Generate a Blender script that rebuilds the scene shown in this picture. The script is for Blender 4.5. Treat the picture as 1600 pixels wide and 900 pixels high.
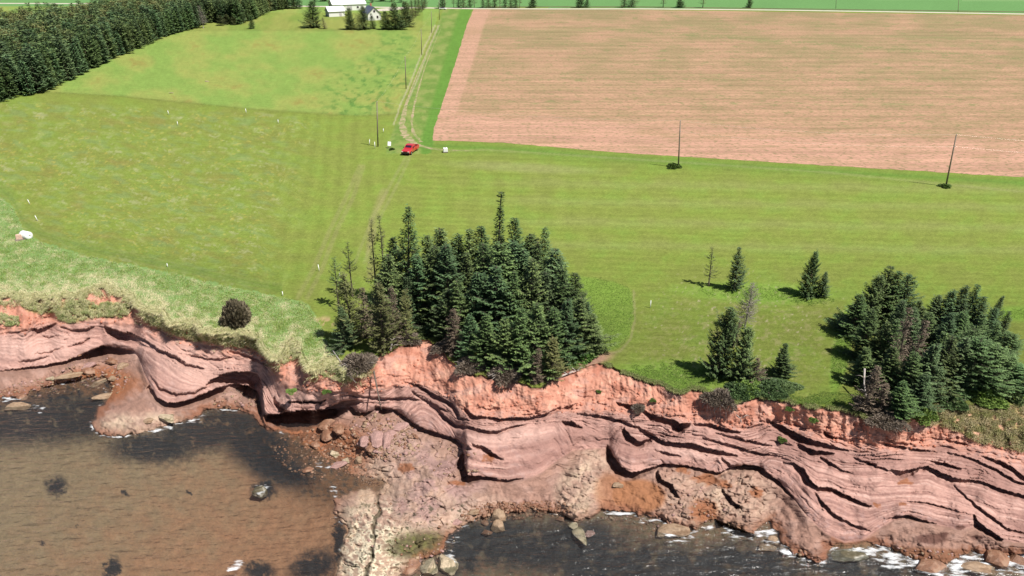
import bpy, math, random
import numpy as np
from mathutils import Vector

C = bpy.context.scene
for o in list(bpy.data.objects):
    bpy.data.objects.remove(o)
R = math.radians
random.seed(7)
rng = np.random.default_rng(7)

# ------------------------------------------------------------------ camera
CAM_H, PITCH, FPX = 41.0, R(26.0), 1130.0       # drone height (m), pitch below the horizon, focal length for a 1600 px wide frame
cam = bpy.data.cameras.new("camera"); co = bpy.data.objects.new("camera", cam); C.collection.objects.link(co)
co.location = (0, 0, CAM_H); co.rotation_euler = (R(90) - PITCH, 0, 0)
cam.sensor_width = 36.0; cam.lens = FPX / 1600 * 36.0; cam.clip_start = 0.5; cam.clip_end = 20000
C.camera = co
C.render.resolution_x, C.render.resolution_y = 1024, 576

# ------------------------------------------------------------------ sky and sun
SUN_EL = R(60); SUN_V = Vector((0.86, -0.50, 0)).normalized()       # horizontal direction towards the sun
W = bpy.data.worlds.new("World"); C.world = W; W.use_nodes = True
nt = W.node_tree; sky = nt.nodes.new('ShaderNodeTexSky'); sky.sky_type = 'NISHITA'; sky.sun_disc = False
sky.sun_elevation = SUN_EL; sky.sun_rotation = math.atan2(SUN_V.x, SUN_V.y)
sky.air_density = 1.0; sky.dust_density = 1.0
nt.links.new(sky.outputs[0], nt.nodes['Background'].inputs[0]); nt.nodes['Background'].inputs[1].default_value = 0.05
sl = bpy.data.lights.new("sun", 'SUN'); sl.energy = 5.0; sl.angle = R(0.53); sl.color = (1, 0.955, 0.89)
so = bpy.data.objects.new("sun", sl); C.collection.objects.link(so)
so.rotation_euler = Vector((SUN_V.x * math.cos(SUN_EL), SUN_V.y * math.cos(SUN_EL), math.sin(SUN_EL))).to_track_quat('Z', 'Y').to_euler()
so.location = (30, -20, 80)
C.view_settings.view_transform = 'Standard'; C.view_settings.look = 'None'
C.view_settings.exposure = 0.48; C.view_settings.gamma = 1.0
C.render.engine = 'CYCLES'

# ------------------------------------------------------------------ helpers
CP, SP = math.cos(PITCH), math.sin(PITCH)
def rays(px, py):
    a = (np.asarray(px, float) - 800) / FPX; b = (np.asarray(py, float) - 450) / FPX
    return np.stack([a + 0 * b, CP - b * SP + 0 * a, -SP - b * CP + 0 * a], -1)
def at(px, py, z=0.0):
    "ground point (height z) that lies in the direction of a photograph pixel"
    d = rays(px, py); t = (np.asarray(z) - CAM_H) / d[..., 2]
    return d * t[..., None] + np.array([0, 0, CAM_H])
def V(px, py, z=0.0): return Vector(at(px, py, z).tolist())
def proj_y(p):
    x, y, z = p[0], p[1], p[2] - CAM_H
    f = y * CP - z * SP; u = y * SP + z * CP
    return 450 - FPX * u / f
def height_for(px, py, ty, z0=0.0):
    b = at(px, py, z0); lo, hi = 0.0, 40.0
    for _ in range(40):
        m = (lo + hi) / 2
        if proj_y((b[0], b[1], b[2] + m)) > ty: lo = m
        else: hi = m
    return lo

PERM = np.random.default_rng(3).permutation(256); PERM = np.concatenate([PERM, PERM, PERM])
ANG = np.random.default_rng(4).random(256) * 2 * np.pi; GX, GY = np.cos(ANG), np.sin(ANG)
def perlin(x, y, seed=0):
    x = np.asarray(x, float) + seed * 17.31; y = np.asarray(y, float) - seed * 9.77
    xi = np.floor(x).astype(int); yi = np.floor(y).astype(int); xf = x - xi; yf = y - yi
    u = xf * xf * xf * (xf * (xf * 6 - 15) + 10); v = yf * yf * yf * (yf * (yf * 6 - 15) + 10)
    def g(ix, iy, fx, fy):
        h = PERM[PERM[ix & 255] + (iy & 255)]; return GX[h] * fx + GY[h] * fy
    n00 = g(xi, yi, xf, yf); n10 = g(xi + 1, yi, xf - 1, yf); n01 = g(xi, yi + 1, xf, yf - 1); n11 = g(xi + 1, yi + 1, xf - 1, yf - 1)
    a = n00 + u * (n10 - n00); b = n01 + u * (n11 - n01)
    return (a + v * (b - a)) * 1.5
def fbm(x, y, seed=0, oct=4, gain=0.5):
    s = 0; a = 1.0; t = 0
    for i in range(oct):
        s = s + a * perlin(np.asarray(x) * 2 ** i, np.asarray(y) * 2 ** i, seed + i * 3); t += a; a *= gain
    return s / t
def sm(x, a, b): t = np.clip((x - a) / (b - a), 0, 1); return t * t * (3 - 2 * t)
def ell(px, py, cx, cy, rx, ry, ang=0, soft=0.5):
    c, s = math.cos(R(ang)), math.sin(R(ang)); dx = px - cx; dy = py - cy
    d = np.hypot((dx * c + dy * s) / rx, (-dx * s + dy * c) / ry)
    return 1 - sm(d, 1 - soft, 1 + soft)
def in_poly(px, py, poly):
    px = np.asarray(px, float); py = np.asarray(py, float); r = np.zeros(np.broadcast(px, py).shape, bool); n = len(poly)
    for i in range(n):
        x1, y1 = poly[i]; x2, y2 = poly[(i + 1) % n]
        if y1 == y2: continue
        c = ((y1 > py) != (y2 > py)) & (px < (x2 - x1) * (py - y1) / (y2 - y1) + x1); r ^= c
    return r
def sdist(px, py, poly, closed=True):
    d = np.full(np.shape(px), 1e9); n = len(poly)
    for i in range(n if closed else n - 1):
        x1, y1 = poly[i]; x2, y2 = poly[(i + 1) % n]; dx, dy = x2 - x1, y2 - y1; L = dx * dx + dy * dy + 1e-9
        t = np.clip(((px - x1) * dx + (py - y1) * dy) / L, 0, 1)
        d = np.minimum(d, (px - x1 - t * dx) ** 2 + (py - y1 - t * dy) ** 2)
    d = np.sqrt(d)
    return np.where(in_poly(px, py, poly), d, -d) if closed else d
def srgb(r, g, b):
    f = lambda c: (c / 255 / 12.92) if c / 255 <= 0.04045 else ((c / 255 + 0.055) / 1.055) ** 2.4
    return np.array([f(r), f(g), f(b)])
def mixc(a, b, t): return a + (b - a) * np.asarray(t)[..., None]

def tag(o, label=None, cat=None, group=None, kind=None):
    if label: o['label'] = label
    if cat: o['category'] = cat
    if group: o['group'] = group
    if kind: o['kind'] = kind
    return o
def link(o, parent=None):
    C.collection.objects.link(o)
    if parent is not None: o.parent = parent
    return o
def empty(name, loc, rz=0.0):
    o = bpy.data.objects.new(name, None); o.empty_display_size = 0.3; o.location = loc; o.rotation_euler = (0, 0, rz); return link(o)
def mesh_np(name, verts, faces, mats, cols=None, attrs=None, smooth=True, midx=None):
    "verts Nx3, faces MxK (one K); cols Nx3 -> point colour attribute col"
    me = bpy.data.meshes.new(name); verts = np.asarray(verts, np.float32); faces = np.asarray(faces, np.int32)
    me.vertices.add(len(verts)); me.vertices.foreach_set('co', verts.ravel())
    k = faces.shape[1]; me.loops.add(faces.size); me.loops.foreach_set('vertex_index', faces.ravel())
    me.polygons.add(len(faces)); me.polygons.foreach_set('loop_start', np.arange(0, faces.size, k, dtype=np.int32))
    me.polygons.foreach_set('loop_total', np.full(len(faces), k, np.int32))
    if midx is not None: me.polygons.foreach_set('material_index', np.asarray(midx, np.int32))
    me.polygons.foreach_set('use_smooth', np.full(len(faces), smooth, bool))
    if cols is not None:
        a = me.color_attributes.new('col', 'FLOAT_COLOR', 'POINT')
        a.data.foreach_set('color', np.concatenate([np.asarray(cols, np.float32), np.ones((len(verts), 1), np.float32)], 1).ravel())
    for n, v in (attrs or {}).items():
        a = me.attributes.new(n, 'FLOAT', 'POINT'); a.data.foreach_set('value', np.asarray(v, np.float32).ravel())
    me.update(calc_edges=True); me.validate()
    for m in (mats if isinstance(mats, (list, tuple)) else [mats]): me.materials.append(m)
    return me
def grid_faces(nr, nc, base=0):
    i = np.arange(nr - 1)[:, None] * nc + np.arange(nc - 1)[None, :] + base
    return np.stack([i, i + nc, i + nc + 1, i + 1], -1).reshape(-1, 4)

class MB:
    "small mesh builder for made things"
    def __init__(s): s.v = []; s.f = []
    def add(s, vs, fs):
        b = len(s.v); s.v += [tuple(v) for v in vs]; s.f += [tuple(b + i for i in f) for f in fs]
    def box(s, c, d, rz=0, top=(1, 1), shift=(0, 0)):
        vs = []
        for z, (kx, ky), (sx, sy) in ((-1, (1, 1), (0, 0)), (1, top, shift)):
            for x, y in ((-1, -1), (1, -1), (1, 1), (-1, 1)):
                X, Y = x * d[0] / 2 * kx + sx, y * d[1] / 2 * ky + sy
                vs.append((c[0] + X * math.cos(rz) - Y * math.sin(rz), c[1] + X * math.sin(rz) + Y * math.cos(rz), c[2] + z * d[2] / 2))
        s.add(vs, [(3, 2, 1, 0), (4, 5, 6, 7), (0, 1, 5, 4), (1, 2, 6, 5), (2, 3, 7, 6), (3, 0, 4, 7)])
    def tube(s, pts, rad, n=7, caps=True):
        pts = [Vector(p) for p in pts]; rings = []; b = len(s.v); m = len(pts)
        for i, p in enumerate(pts):
            t = (pts[min(i + 1, m - 1)] - pts[max(i - 1, 0)]).normalized()
            a = t.cross(Vector((0, 0, 1)))
            if a.length < 1e-3: a = Vector((1, 0, 0))
            a.normalize(); bb = t.cross(a); r = rad[i] if isinstance(rad, (list, tuple)) else rad
            for k in range(n):
                q = 2 * math.pi * k / n; s.v.append(tuple(p + (a * math.cos(q) + bb * math.sin(q)) * r))
        for i in range(m - 1):
            for k in range(n):
                k2 = (k + 1) % n; s.f.append((b + i * n + k, b + i * n + k2, b + (i + 1) * n + k2, b + (i + 1) * n + k))
        if caps:
            s.f.append(tuple(b + k for k in range(n))[::-1]); s.f.append(tuple(b + (m - 1) * n + k for k in range(n)))
    def build(s, name, m, parent=None, smooth=False, bevel=0):
        me = bpy.data.meshes.new(name); me.from_pydata(s.v, [], s.f); me.materials.append(m); me.update()
        if smooth: me.polygons.foreach_set('use_smooth', [True] * len(me.polygons))
        o = link(bpy.data.objects.new(name, me), parent)
        if bevel:
            bv = o.modifiers.new('bevel', 'BEVEL'); bv.width = bevel; bv.segments = 2
        return o

def mat(name, base=(0.5, 0.5, 0.5), rough=0.8, vcol=False, noise=None, bump=None, spec=0.3, metal=0.0, rnd=0.0, sheen=None, coat=0.0, tintmix=None):
    """noise: list of (scale xyz, amount, detail) brightness variation in object space; bump: (scale xyz, strength, distance)"""
    m = bpy.data.materials.new(name); m.use_nodes = True; nt = m.node_tree; N = nt.nodes; L = nt.links
    p = N['Principled BSDF']; p.inputs['Roughness'].default_value = rough; p.inputs['Metallic'].default_value = metal
    p.inputs['Specular IOR Level'].default_value = spec
    if coat: p.inputs['Coat Weight'].default_value = coat; p.inputs['Coat Roughness'].default_value = 0.06
    if vcol:
        a = N.new('ShaderNodeAttribute'); a.attribute_name = 'col'; cur = a.outputs['Color']
    else:
        c = N.new('ShaderNodeRGB'); c.outputs[0].default_value = (*base, 1); cur = c.outputs[0]
    tc = N.new('ShaderNodeTexCoord')
    def ntex(sc, det=4, rough=0.6):
        mp = N.new('ShaderNodeMapping'); mp.inputs['Scale'].default_value = sc; L.new(tc.outputs['Object'], mp.inputs[0])
        t = N.new('ShaderNodeTexNoise'); t.inputs['Scale'].default_value = 1; t.inputs['Detail'].default_value = det; t.inputs['Roughness'].default_value = rough
        L.new(mp.outputs[0], t.inputs['Vector']); return t
    for sc, amt, det in (noise or []):
        t = ntex(sc, det); mr = N.new('ShaderNodeMapRange'); mr.inputs[1].default_value = 0.28; mr.inputs[2].default_value = 0.72
        mr.inputs[3].default_value = 1 - amt; mr.inputs[4].default_value = 1 + amt
        L.new(t.outputs['Fac'], mr.inputs[0])
        vm = N.new('ShaderNodeVectorMath'); vm.operation = 'SCALE'; L.new(cur, vm.inputs[0]); L.new(mr.outputs[0], vm.inputs['Scale']); cur = vm.outputs[0]
    for sc, col, lo, hi, amt in (tintmix or []):
        t = ntex(sc, 3); mr = N.new('ShaderNodeMapRange'); mr.inputs[1].default_value = lo; mr.inputs[2].default_value = hi
        mr.inputs[3].default_value = 0; mr.inputs[4].default_value = amt; L.new(t.outputs['Fac'], mr.inputs[0])
        mx = N.new('ShaderNodeMix'); mx.data_type = 'RGBA'; L.new(mr.outputs[0], mx.inputs[0]); L.new(cur, mx.inputs[6]); mx.inputs[7].default_value = (*col, 1); cur = mx.outputs[2]
    if rnd:
        oi = N.new('ShaderNodeObjectInfo'); hs = N.new('ShaderNodeHueSaturation'); mr = N.new('ShaderNodeMapRange')
        mr.inputs[3].default_value = 1 - rnd; mr.inputs[4].default_value = 1 + rnd; L.new(oi.outputs['Random'], mr.inputs[0]); L.new(mr.outputs[0], hs.inputs['Value'])
        ml = N.new('ShaderNodeMath'); ml.operation = 'MULTIPLY'; ml.inputs[1].default_value = 7.13; L.new(oi.outputs['Random'], ml.inputs[0])
        fr = N.new('ShaderNodeMath'); fr.operation = 'FRACT'; L.new(ml.outputs[0], fr.inputs[0])
        m2 = N.new('ShaderNodeMapRange'); m2.inputs[3].default_value = 0.468; m2.inputs[4].default_value = 0.506; L.new(fr.outputs[0], m2.inputs[0]); L.new(m2.outputs[0], hs.inputs['Hue'])
        L.new(cur, hs.inputs['Color']); cur = hs.outputs[0]
    L.new(cur, p.inputs['Base Color'])
    prev = None
    for sc, st, dist in (bump or []):
        t = ntex(sc, 5); b = N.new('ShaderNodeBump'); b.inputs['Strength'].default_value = st; b.inputs['Distance'].default_value = dist
        L.new(t.outputs['Fac'], b.inputs['Height'])
        if prev is not None: L.new(prev, b.inputs['Normal'])
        prev = b.outputs[0]
    if prev is not None: L.new(prev, p.inputs['Normal'])
    return m

# ------------------------------------------------------------------ coast outline curves (photograph pixels, turned into ground points)
def cv(pts):
    xs = np.array([p[0] for p in pts], float); ys = np.array([p[1] for p in pts], float)
    return lambda x: np.interp(x, xs, ys)
def smooth_cv(pts, w=6):
    f = cv(pts); xs = np.arange(-700, 2300, 2.0); ys = f(xs); k = np.hanning(2 * w + 1); k /= k.sum()
    ys = np.convolve(np.pad(ys, w, 'edge'), k, 'valid'); return lambda x: np.interp(x, xs, ys)
E_PTS = [(0,464),(30,460),(60,460),(85,466),(100,460),(118,462),(140,452),(165,446),(190,456),(208,462),(214,476),(228,482),(238,486),(255,488),(268,506),(290,504),(305,500),(318,516),(340,520),(358,518),(372,516),(388,520),(402,524),(412,540),(425,560),(436,560),(446,540),(456,532),(468,540),(474,560),(482,578),(496,574),(508,562),(520,562),(530,566),(545,580),(565,580),(585,566),(594,552),(610,548),(625,542),(640,538),(655,530),(668,530),(680,536),(690,548),(705,566),(725,578),(745,586),(765,588),(790,592),(815,598),(835,604),(850,602),(862,590),(880,580),(895,573),(920,571),(945,567),(960,574),(975,581),(1000,590),(1020,595),(1040,603),(1055,610),(1066,613),(1080,607),(1100,609),(1120,622),(1140,628),(1160,626),(1180,616),(1200,620),(1230,626),(1250,630),(1270,634),(1300,636),(1330,641),(1350,650),(1375,658),(1400,664),(1420,656),(1440,640),(1470,634),(1520,630),(1600,634)]
_e = cv(E_PTS)
def E(x):
    x = np.asarray(x, float)
    return _e(x) + 3.0 * perlin(x / 17, 0 * x, 5) + 2.2 * perlin(x / 6.5, 0 * x + 3, 6) + np.where((x < 0) | (x > 1600), 14 * perlin(x / 120, 0 * x + 1, 9), 0)
S_ = smooth_cv([(0,518),(40,518),(58,502),(75,496),(95,506),(150,500),(200,502),(230,508),(260,522),(300,536),(350,546),(400,550),(420,568),(445,598),(500,610),(550,612),(600,606),(640,598),(660,600),(680,610),(700,618),(720,640),(740,650),(780,652),(820,650),(850,645),(880,640),(920,640),(960,644),(1000,646),(1020,644),(1050,652),(1100,660),(1150,668),(1190,662),(1210,658),(1240,664),(1300,682),(1350,696),(1400,698),(1450,692),(1500,694),(1550,700),(1600,712)], 4)
S = lambda x: np.maximum(S_(x) + 3 * perlin(np.asarray(x) / 14, 0 * np.asarray(x), 21), E(x) + 14)
G1_ = smooth_cv([(0,528),(60,515),(120,516),(165,512),(200,521),(225,530),(250,546),(290,567),(320,576),(360,572),(400,576),(415,592),(432,628),(450,634),(470,630),(500,627),(540,622),(600,616),(631,602),(656,603),(678,616),(706,629),(715,641),(740,652),(780,655),(820,653),(850,650),(880,648),(903,648),(940,651),(974,659),(1000,660),(1034,663),(1075,668),(1110,669),(1155,677),(1206,676),(1231,684),(1253,694),(1300,704),(1334,714),(1362,716),(1400,712),(1450,715),(1500,722),(1537,728),(1562,735),(1600,752)], 3)
G1 = lambda x: np.maximum(G1_(x), S(x) + 5)
GM_ = smooth_cv([(0,536),(100,528),(165,518),(205,528),(240,540),(300,578),(320,586),(360,576),(400,579),(412,606),(430,634),(500,633),(600,624),(650,616),(684,630),(712,652),(756,664),(800,661),(880,654),(940,664),(1000,674),(1060,680),(1134,692),(1206,700),(1247,708),(1284,718),(1315,734),(1362,732),(1400,736),(1434,731),(1450,730),(1487,746),(1534,752),(1562,763),(1600,774)], 3)
GM = lambda x: np.maximum(GM_(x), G1(x) + 4)
G2_ = smooth_cv([(0,548),(60,544),(107,541),(140,530),(165,526),(200,536),(237,548),(252,558),(280,582),(300,594),(322,599),(347,586),(366,581),(400,584),(410,617),(420,641),(440,645),(475,641),(505,639),(540,628),(600,630),(640,632),(662,634),(684,642),(696,652),(712,663),(734,668),(756,673),(774,675),(799,669),(820,665),(860,661),(882,659),(907,668),(940,679),(974,686),(1000,690),(1040,691),(1081,694),(1103,700),(1134,706),(1180,715),(1215,718),(1240,723),(1256,736),(1265,750),(1278,762),(1300,763),(1334,779),(1359,788),(1400,782),(1450,786),(1500,797),(1524,806),(1560,828),(1600,834)], 2)
G2 = lambda x: np.maximum(G2_(x), GM(x) + 4)
B_ = smooth_cv([(0,578),(35,574),(70,571),(100,565),(120,557),(140,550),(160,541),(205,548),(216,556),(225,582),(235,604),(245,620),(260,630),(275,630),(300,624),(320,616),(340,607),(370,600),(390,603),(404,615),(413,648),(420,650),(450,645),(475,642),(505,640),(525,634),(545,630),(558,642),(570,645),(590,639),(620,641),(637,654),(656,668),(675,674),(693,679),(712,686),(724,702),(729,738),(740,744),(775,747),(795,750),(820,748),(845,738),(868,720),(895,702),(940,699),(952,700),(960,714),(970,728),(987,738),(1000,736),(1020,729),(1037,725),(1062,726),(1081,729),(1106,734),(1124,739),(1140,731),(1162,726),(1187,728),(1199,739),(1218,753),(1240,778),(1262,806),(1290,832),(1320,846),(1350,842),(1375,824),(1400,810),(1420,806),(1460,818),(1500,826),(1524,822),(1546,832),(1565,843),(1600,847)], 2)
B = lambda x: np.maximum(B_(x), G2(x) + 4)

SHORE = [(-700,622),(0,622),(40,615),(75,603),(110,598),(140,588),(165,590),(178,602),(168,622),(155,640),(144,660),(150,674),(165,680),(200,680),(235,673),(262,664),(300,655),(318,641),(340,637),(365,640),(395,648),(408,662),(418,672),(440,672),(470,688),(500,704),(530,722),(560,742),(590,748),(606,756),(590,768),(570,764),(545,770),(524,780),(523,800),(536,815),(545,830),(536,850),(532,870),(527,900),(520,960),(540,1040),(620,1040),(634,960),(628,895),(660,872),(690,866),(700,838),(720,824),(742,812),(765,802),(790,802),(830,796),(880,803),(895,814),(925,808),(945,796),(975,798),(1005,806),(1030,812),(1045,822),(1085,828),(1100,816),(1115,811),(1150,822),(1176,834),(1190,821),(1205,815),(1215,830),(1222,850),(1245,866),(1280,880),(1292,868),(1300,849),(1330,847),(1365,848),(1390,857),(1420,869),(1450,880),(1480,878),(1500,869),(1520,863),(1545,870),(1600,866),(2300,866),(2300,300),(-700,300)]
ZW = -7.0

# dark bedding clefts under overhanging lips, traced left to right: (x, y, thickness px)
CLEFTS = [
 [(50,513,2),(60,514,5),(72,511,5),(85,505,2)],
 [(95,510,1),(115,515,2.5),(135,514,2.5),(146,510,1)],
 [(165,510,2),(176,514,7),(190,519,8),(203,523,7),(215,530,3),(225,534,1)],
 [(200,519,2),(224,529,3),(249,546,3.5),(273,556,3),(290,567,3.5),(317,575,1.5)],
 [(210,532,2),(237,543,3),(252,554,1.5)],
 [(-60,590,2),(0,579,1.5),(33,575,3),(70,571,3.5),(100,565,4),(120,557,5),(138,549,9),(158,541,12),(170,541,9),(188,543,9),(208,548,3)],
 [(107,541,1),(125,535,2.5),(140,528,1)],
 [(30,564,1),(48,562,2),(75,556,1)], [(55,552,1),(78,549,2),(98,541,1)],
 [(0,520,1),(28,518,2),(50,514,1)], [(60,522,1),(74,526,2),(90,524,1)],
 [(235,604,4),(244,619,5),(259,629,5),(273,630,6),(298,624,6),(317,616,7),(337,607,7),(356,601,6),(369,599,9),(386,602,13),(400,610,12),(410,622,4)],
 [(322,600,2),(332,592,5),(347,585,10),(366,581,12),(386,581,12),(400,583,12),(408,595,12),(411,617,10),(414,646,6)],
 [(236,588,1),(250,606,2.5),(275,615,2.5),(305,612,2),(322,604,1)],
 [(300,556,1),(325,560,2),(345,560,2),(360,558,1)],[(360,548,1),(378,552,2),(400,560,2),(418,570,1)],
 [(415,648,7),(432,647,12),(449,644,17),(473,641,18),(503,640,16),(522,633,13),(537,626,9),(552,624,4),(566,627,1)],
 [(430,622,2),(438,635,4),(449,642,4),(460,643,1)],[(440,628,1),(459,627,2),(498,627,2.5),(522,623,1)],
 [(546,632,2),(556,643,4),(571,645,4),(585,641,1)], [(588,635,3),(600,639,6),(612,642,2)],
 [(552,618,1),(600,622,2),(640,621,2),(662,626,1)],
 [(600,637,2),(619,641,3),(637,654,4),(656,668,4),(675,674,4),(693,679,4),(712,685,4),(734,699,3)],
 [(631,596,1),(656,602,3),(678,616,3),(706,629,3.5),(715,641,3),(718,651,2),(737,657,1)],
 [(645,612,1),(662,622,2.5),(684,634,2.5),(700,642,1)],
 [(662,626,1),(684,638,3),(696,651,3),(712,663,3),(734,666,3),(756,672,3.5),(774,674,3),(799,666,2),(820,663,1)],
 [(728,638,2),(740,649,4),(762,651,2),(780,654,3),(805,652,3),(825,652,3),(850,647,3),(872,637,2)],
 [(740,694,2),(756,697,4),(771,708,4),(784,716,1.5)],
 [(727,712,3),(725,728,8),(732,743,8),(749,744,4),(774,747,3),(793,750,2.5),(815,747,1)],
 [(882,658,3),(893,658,5),(907,667,2)], [(880,637,1),(890,634,3),(900,630,1)],
 [(952,699,3),(960,714,8),(970,728,9),(987,738,7),(999,736,5),(1020,730,3),(1037,725,3),(1062,726,3),(1081,729,3),(1106,734,3),(1124,739,3),(1140,731,4),(1162,726,6),(1187,728,5),(1199,739,4),(1218,753,3),(1240,776,1.5)],
 [(977,671,4),(984,680,6),(999,689,6),(1015,685,3)],
 [(966,629,2),(987,633,4),(1000,636,1)],
 [(903,646,1),(940,649,2.5),(974,658,2.5),(1002,669,2),(1020,678,1)],
 [(1007,641,3),(1020,647,6),(1034,652,5),(1053,656,6),(1062,662,9),(1075,661,3)],
 [(1088,661,2),(1112,662,4),(1134,669,4),(1155,674,1.5)],
 [(1000,670,2),(1019,680,4),(1040,690,4),(1062,692,5),(1081,692,6),(1103,700,5),(1134,706,4),(1150,711,1.5)],
 [(1025,703,1),(1045,707,2.5),(1062,712,1)], [(1128,716,1),(1142,726,3),(1160,727,1)],
 [(1100,684,1),(1140,694,2.5),(1180,706,2.5),(1220,712,1)], [(1120,676,1),(1170,688,2.5),(1205,696,1)],
 [(1200,656,3),(1215,662,6),(1231,670,8),(1253,681,10),(1275,689,7),(1300,696,5),(1324,703,2)],
 [(1247,693,3),(1268,703,7),(1300,707,3)],
 [(1225,722,1),(1240,723,3),(1256,734,7),(1265,749,9),(1278,761,6),(1300,762,5),(1315,770,6),(1334,779,5),(1359,790,3)],
 [(1275,770,2),(1287,787,4),(1306,805,4),(1331,818,3),(1359,829,1)],
 [(1284,715,2),(1300,724,4),(1315,734,1.5)], [(1293,677,4),(1306,684,3)],
 [(1334,715,1),(1362,724,3),(1387,734,2),(1402,737,1)],
 [(1396,734,5),(1408,736,8),(1422,734,6),(1434,730,3),(1450,728,5),(1468,737,7),(1487,745,7),(1503,749,5),(1534,752,3),(1562,763,5),(1600,774,4),(1650,784,2)],
 [(1370,689,1),(1400,696,4),(1431,701,4),(1462,706,1)], [(1385,684,1),(1400,690,4),(1420,694,1)],
 [(1455,721,2),(1478,724,4),(1500,732,1)], [(1480,688,1),(1500,691,2.5),(1512,694,1)],
 [(1537,713,2),(1562,720,5),(1580,729,5),(1600,745,5),(1640,760,1)],
 [(1480,706,1),(1520,716,3),(1550,730,3),(1590,752,3),(1620,760,1)],
 [(1524,806,4),(1531,818,7),(1546,828,6),(1565,841,4)],
 [(1385,811,1),(1400,806,3),(1419,805,3),(1440,812,3),(1462,818,1)],
 [(1419,783,1),(1447,785,2),(1472,791,2),(1524,806,1)],
 [(1493,760,1),(1524,788,3),(1549,807,3),(1574,825,3),(1600,832,2)],
 [(1552,867,3),(1575,868,5),(1610,865,5),(1650,866,3)],
 [(1120,812,2),(1148,824,6),(1176,835,4)], [(1028,736,2),(1033,748,5),(1050,757,5),(1060,775,3)], [(1130,765,2),(1143,781,4),(1155,790,4)],
]
EPSX = 1.15
PX = np.concatenate([np.arange(-520, -20, 9.0), np.arange(-20, 1622, EPSX), np.arange(1625, 2130, 9.0)])
NR = 430
e_ = E(PX)
T = np.linspace(0, 1, NR)
PXg = np.broadcast_to(PX[None, :], (NR, len(PX))).copy()
YB = 985.0
PYg = e_[None, :] + T[:, None] * (YB - e_[None, :])

def strata(px, py):
    "layer coordinate: 0 turf, 1 rock top, 2..4 folded beds, 5 cliff foot, beyond that the platform"
    ks = [E(px), S(px), G1(px), GM(px), G2(px), B(px)]
    s = np.zeros(np.shape(px))
    for i in range(5): s = np.where((py >= ks[i]), i + (py - ks[i]) / (ks[i + 1] - ks[i]), s)
    return np.where(py >= ks[5], 5 + (py - ks[5]) / 40.0, s)
X1 = PX[None, :]
Sg = strata(PX, PYg[0]) if False else None
def strata_grid():
    ks = [E(PX), S(PX), G1(PX), GM(PX), G2(PX), B(PX)]
    s = np.zeros(PYg.shape)
    for i in range(5): s = np.where(PYg >= ks[i][None], i + (PYg - ks[i][None]) / (ks[i + 1] - ks[i])[None], s)
    return np.where(PYg >= ks[5][None], 5 + (PYg - ks[5][None]) / 40.0, s), ks
Sg, KS = strata_grid()
wx = PXg + 5 * perlin(PXg / 13, PYg / 13, 31); wy = PYg + 4 * perlin(PXg / 11, PYg / 11, 32) + 1.5 * perlin(PXg / 4, PYg / 4, 33)
SD = sdist(wx, wy, SHORE)
def shelf_z(px, py, sd):
    land = 1.75 * (1 - np.exp(-np.maximum(sd, 0) / 42)) + 0.06
    sea = -0.10 - 1.25 * (1 - np.exp(np.minimum(sd, 0) / 60))
    z = ZW + np.where(sd > 0, land, sea)
    z = z + 0.16 * fbm(px / 26, py / 18, 41, 4) * np.where(sd > 0, 1.2, 0.8)
    return z
ZSH = shelf_z(PXg, PYg, SD)
# flat wet brown flat west of the central platform sits just at water level
flatm = ell(PXg, PYg, 500, 715, 85, 40, 20, 0.4)
ZSH = ZSH * (1 - flatm) + flatm * (ZW + 0.02 + 0.16 * fbm(PXg / 9, PYg / 7, 44, 3))
bx = B(PX)
zB = np.array([np.interp(bx[i], PYg[:, i], ZSH[:, i]) for i in range(len(PX))])
k = np.hanning(41); k /= k.sum(); zB = np.convolve(np.pad(zB, 20, 'edge'), k, 'valid') + 0.35
zB = np.clip(zB, -6.5, -4.6)
zS = -2.3 + 0.3 * perlin(PX / 90, PX * 0, 51) + np.where(PX > 1420, -0.3, 0)
fs = np.clip(Sg, 0, 1); 
zc = np.where(Sg <= 1, zS[None] * (0.25 * fs + 0.75 * fs ** 1.1), zS[None] + (zB - zS)[None] * np.clip((PYg - KS[1][None]) / (KS[5] - KS[1])[None], 0, 1))
tb = sm(PYg - KS[5][None], -4, 26)
Z0 = zc * (1 - tb) + ZSH * tb

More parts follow.
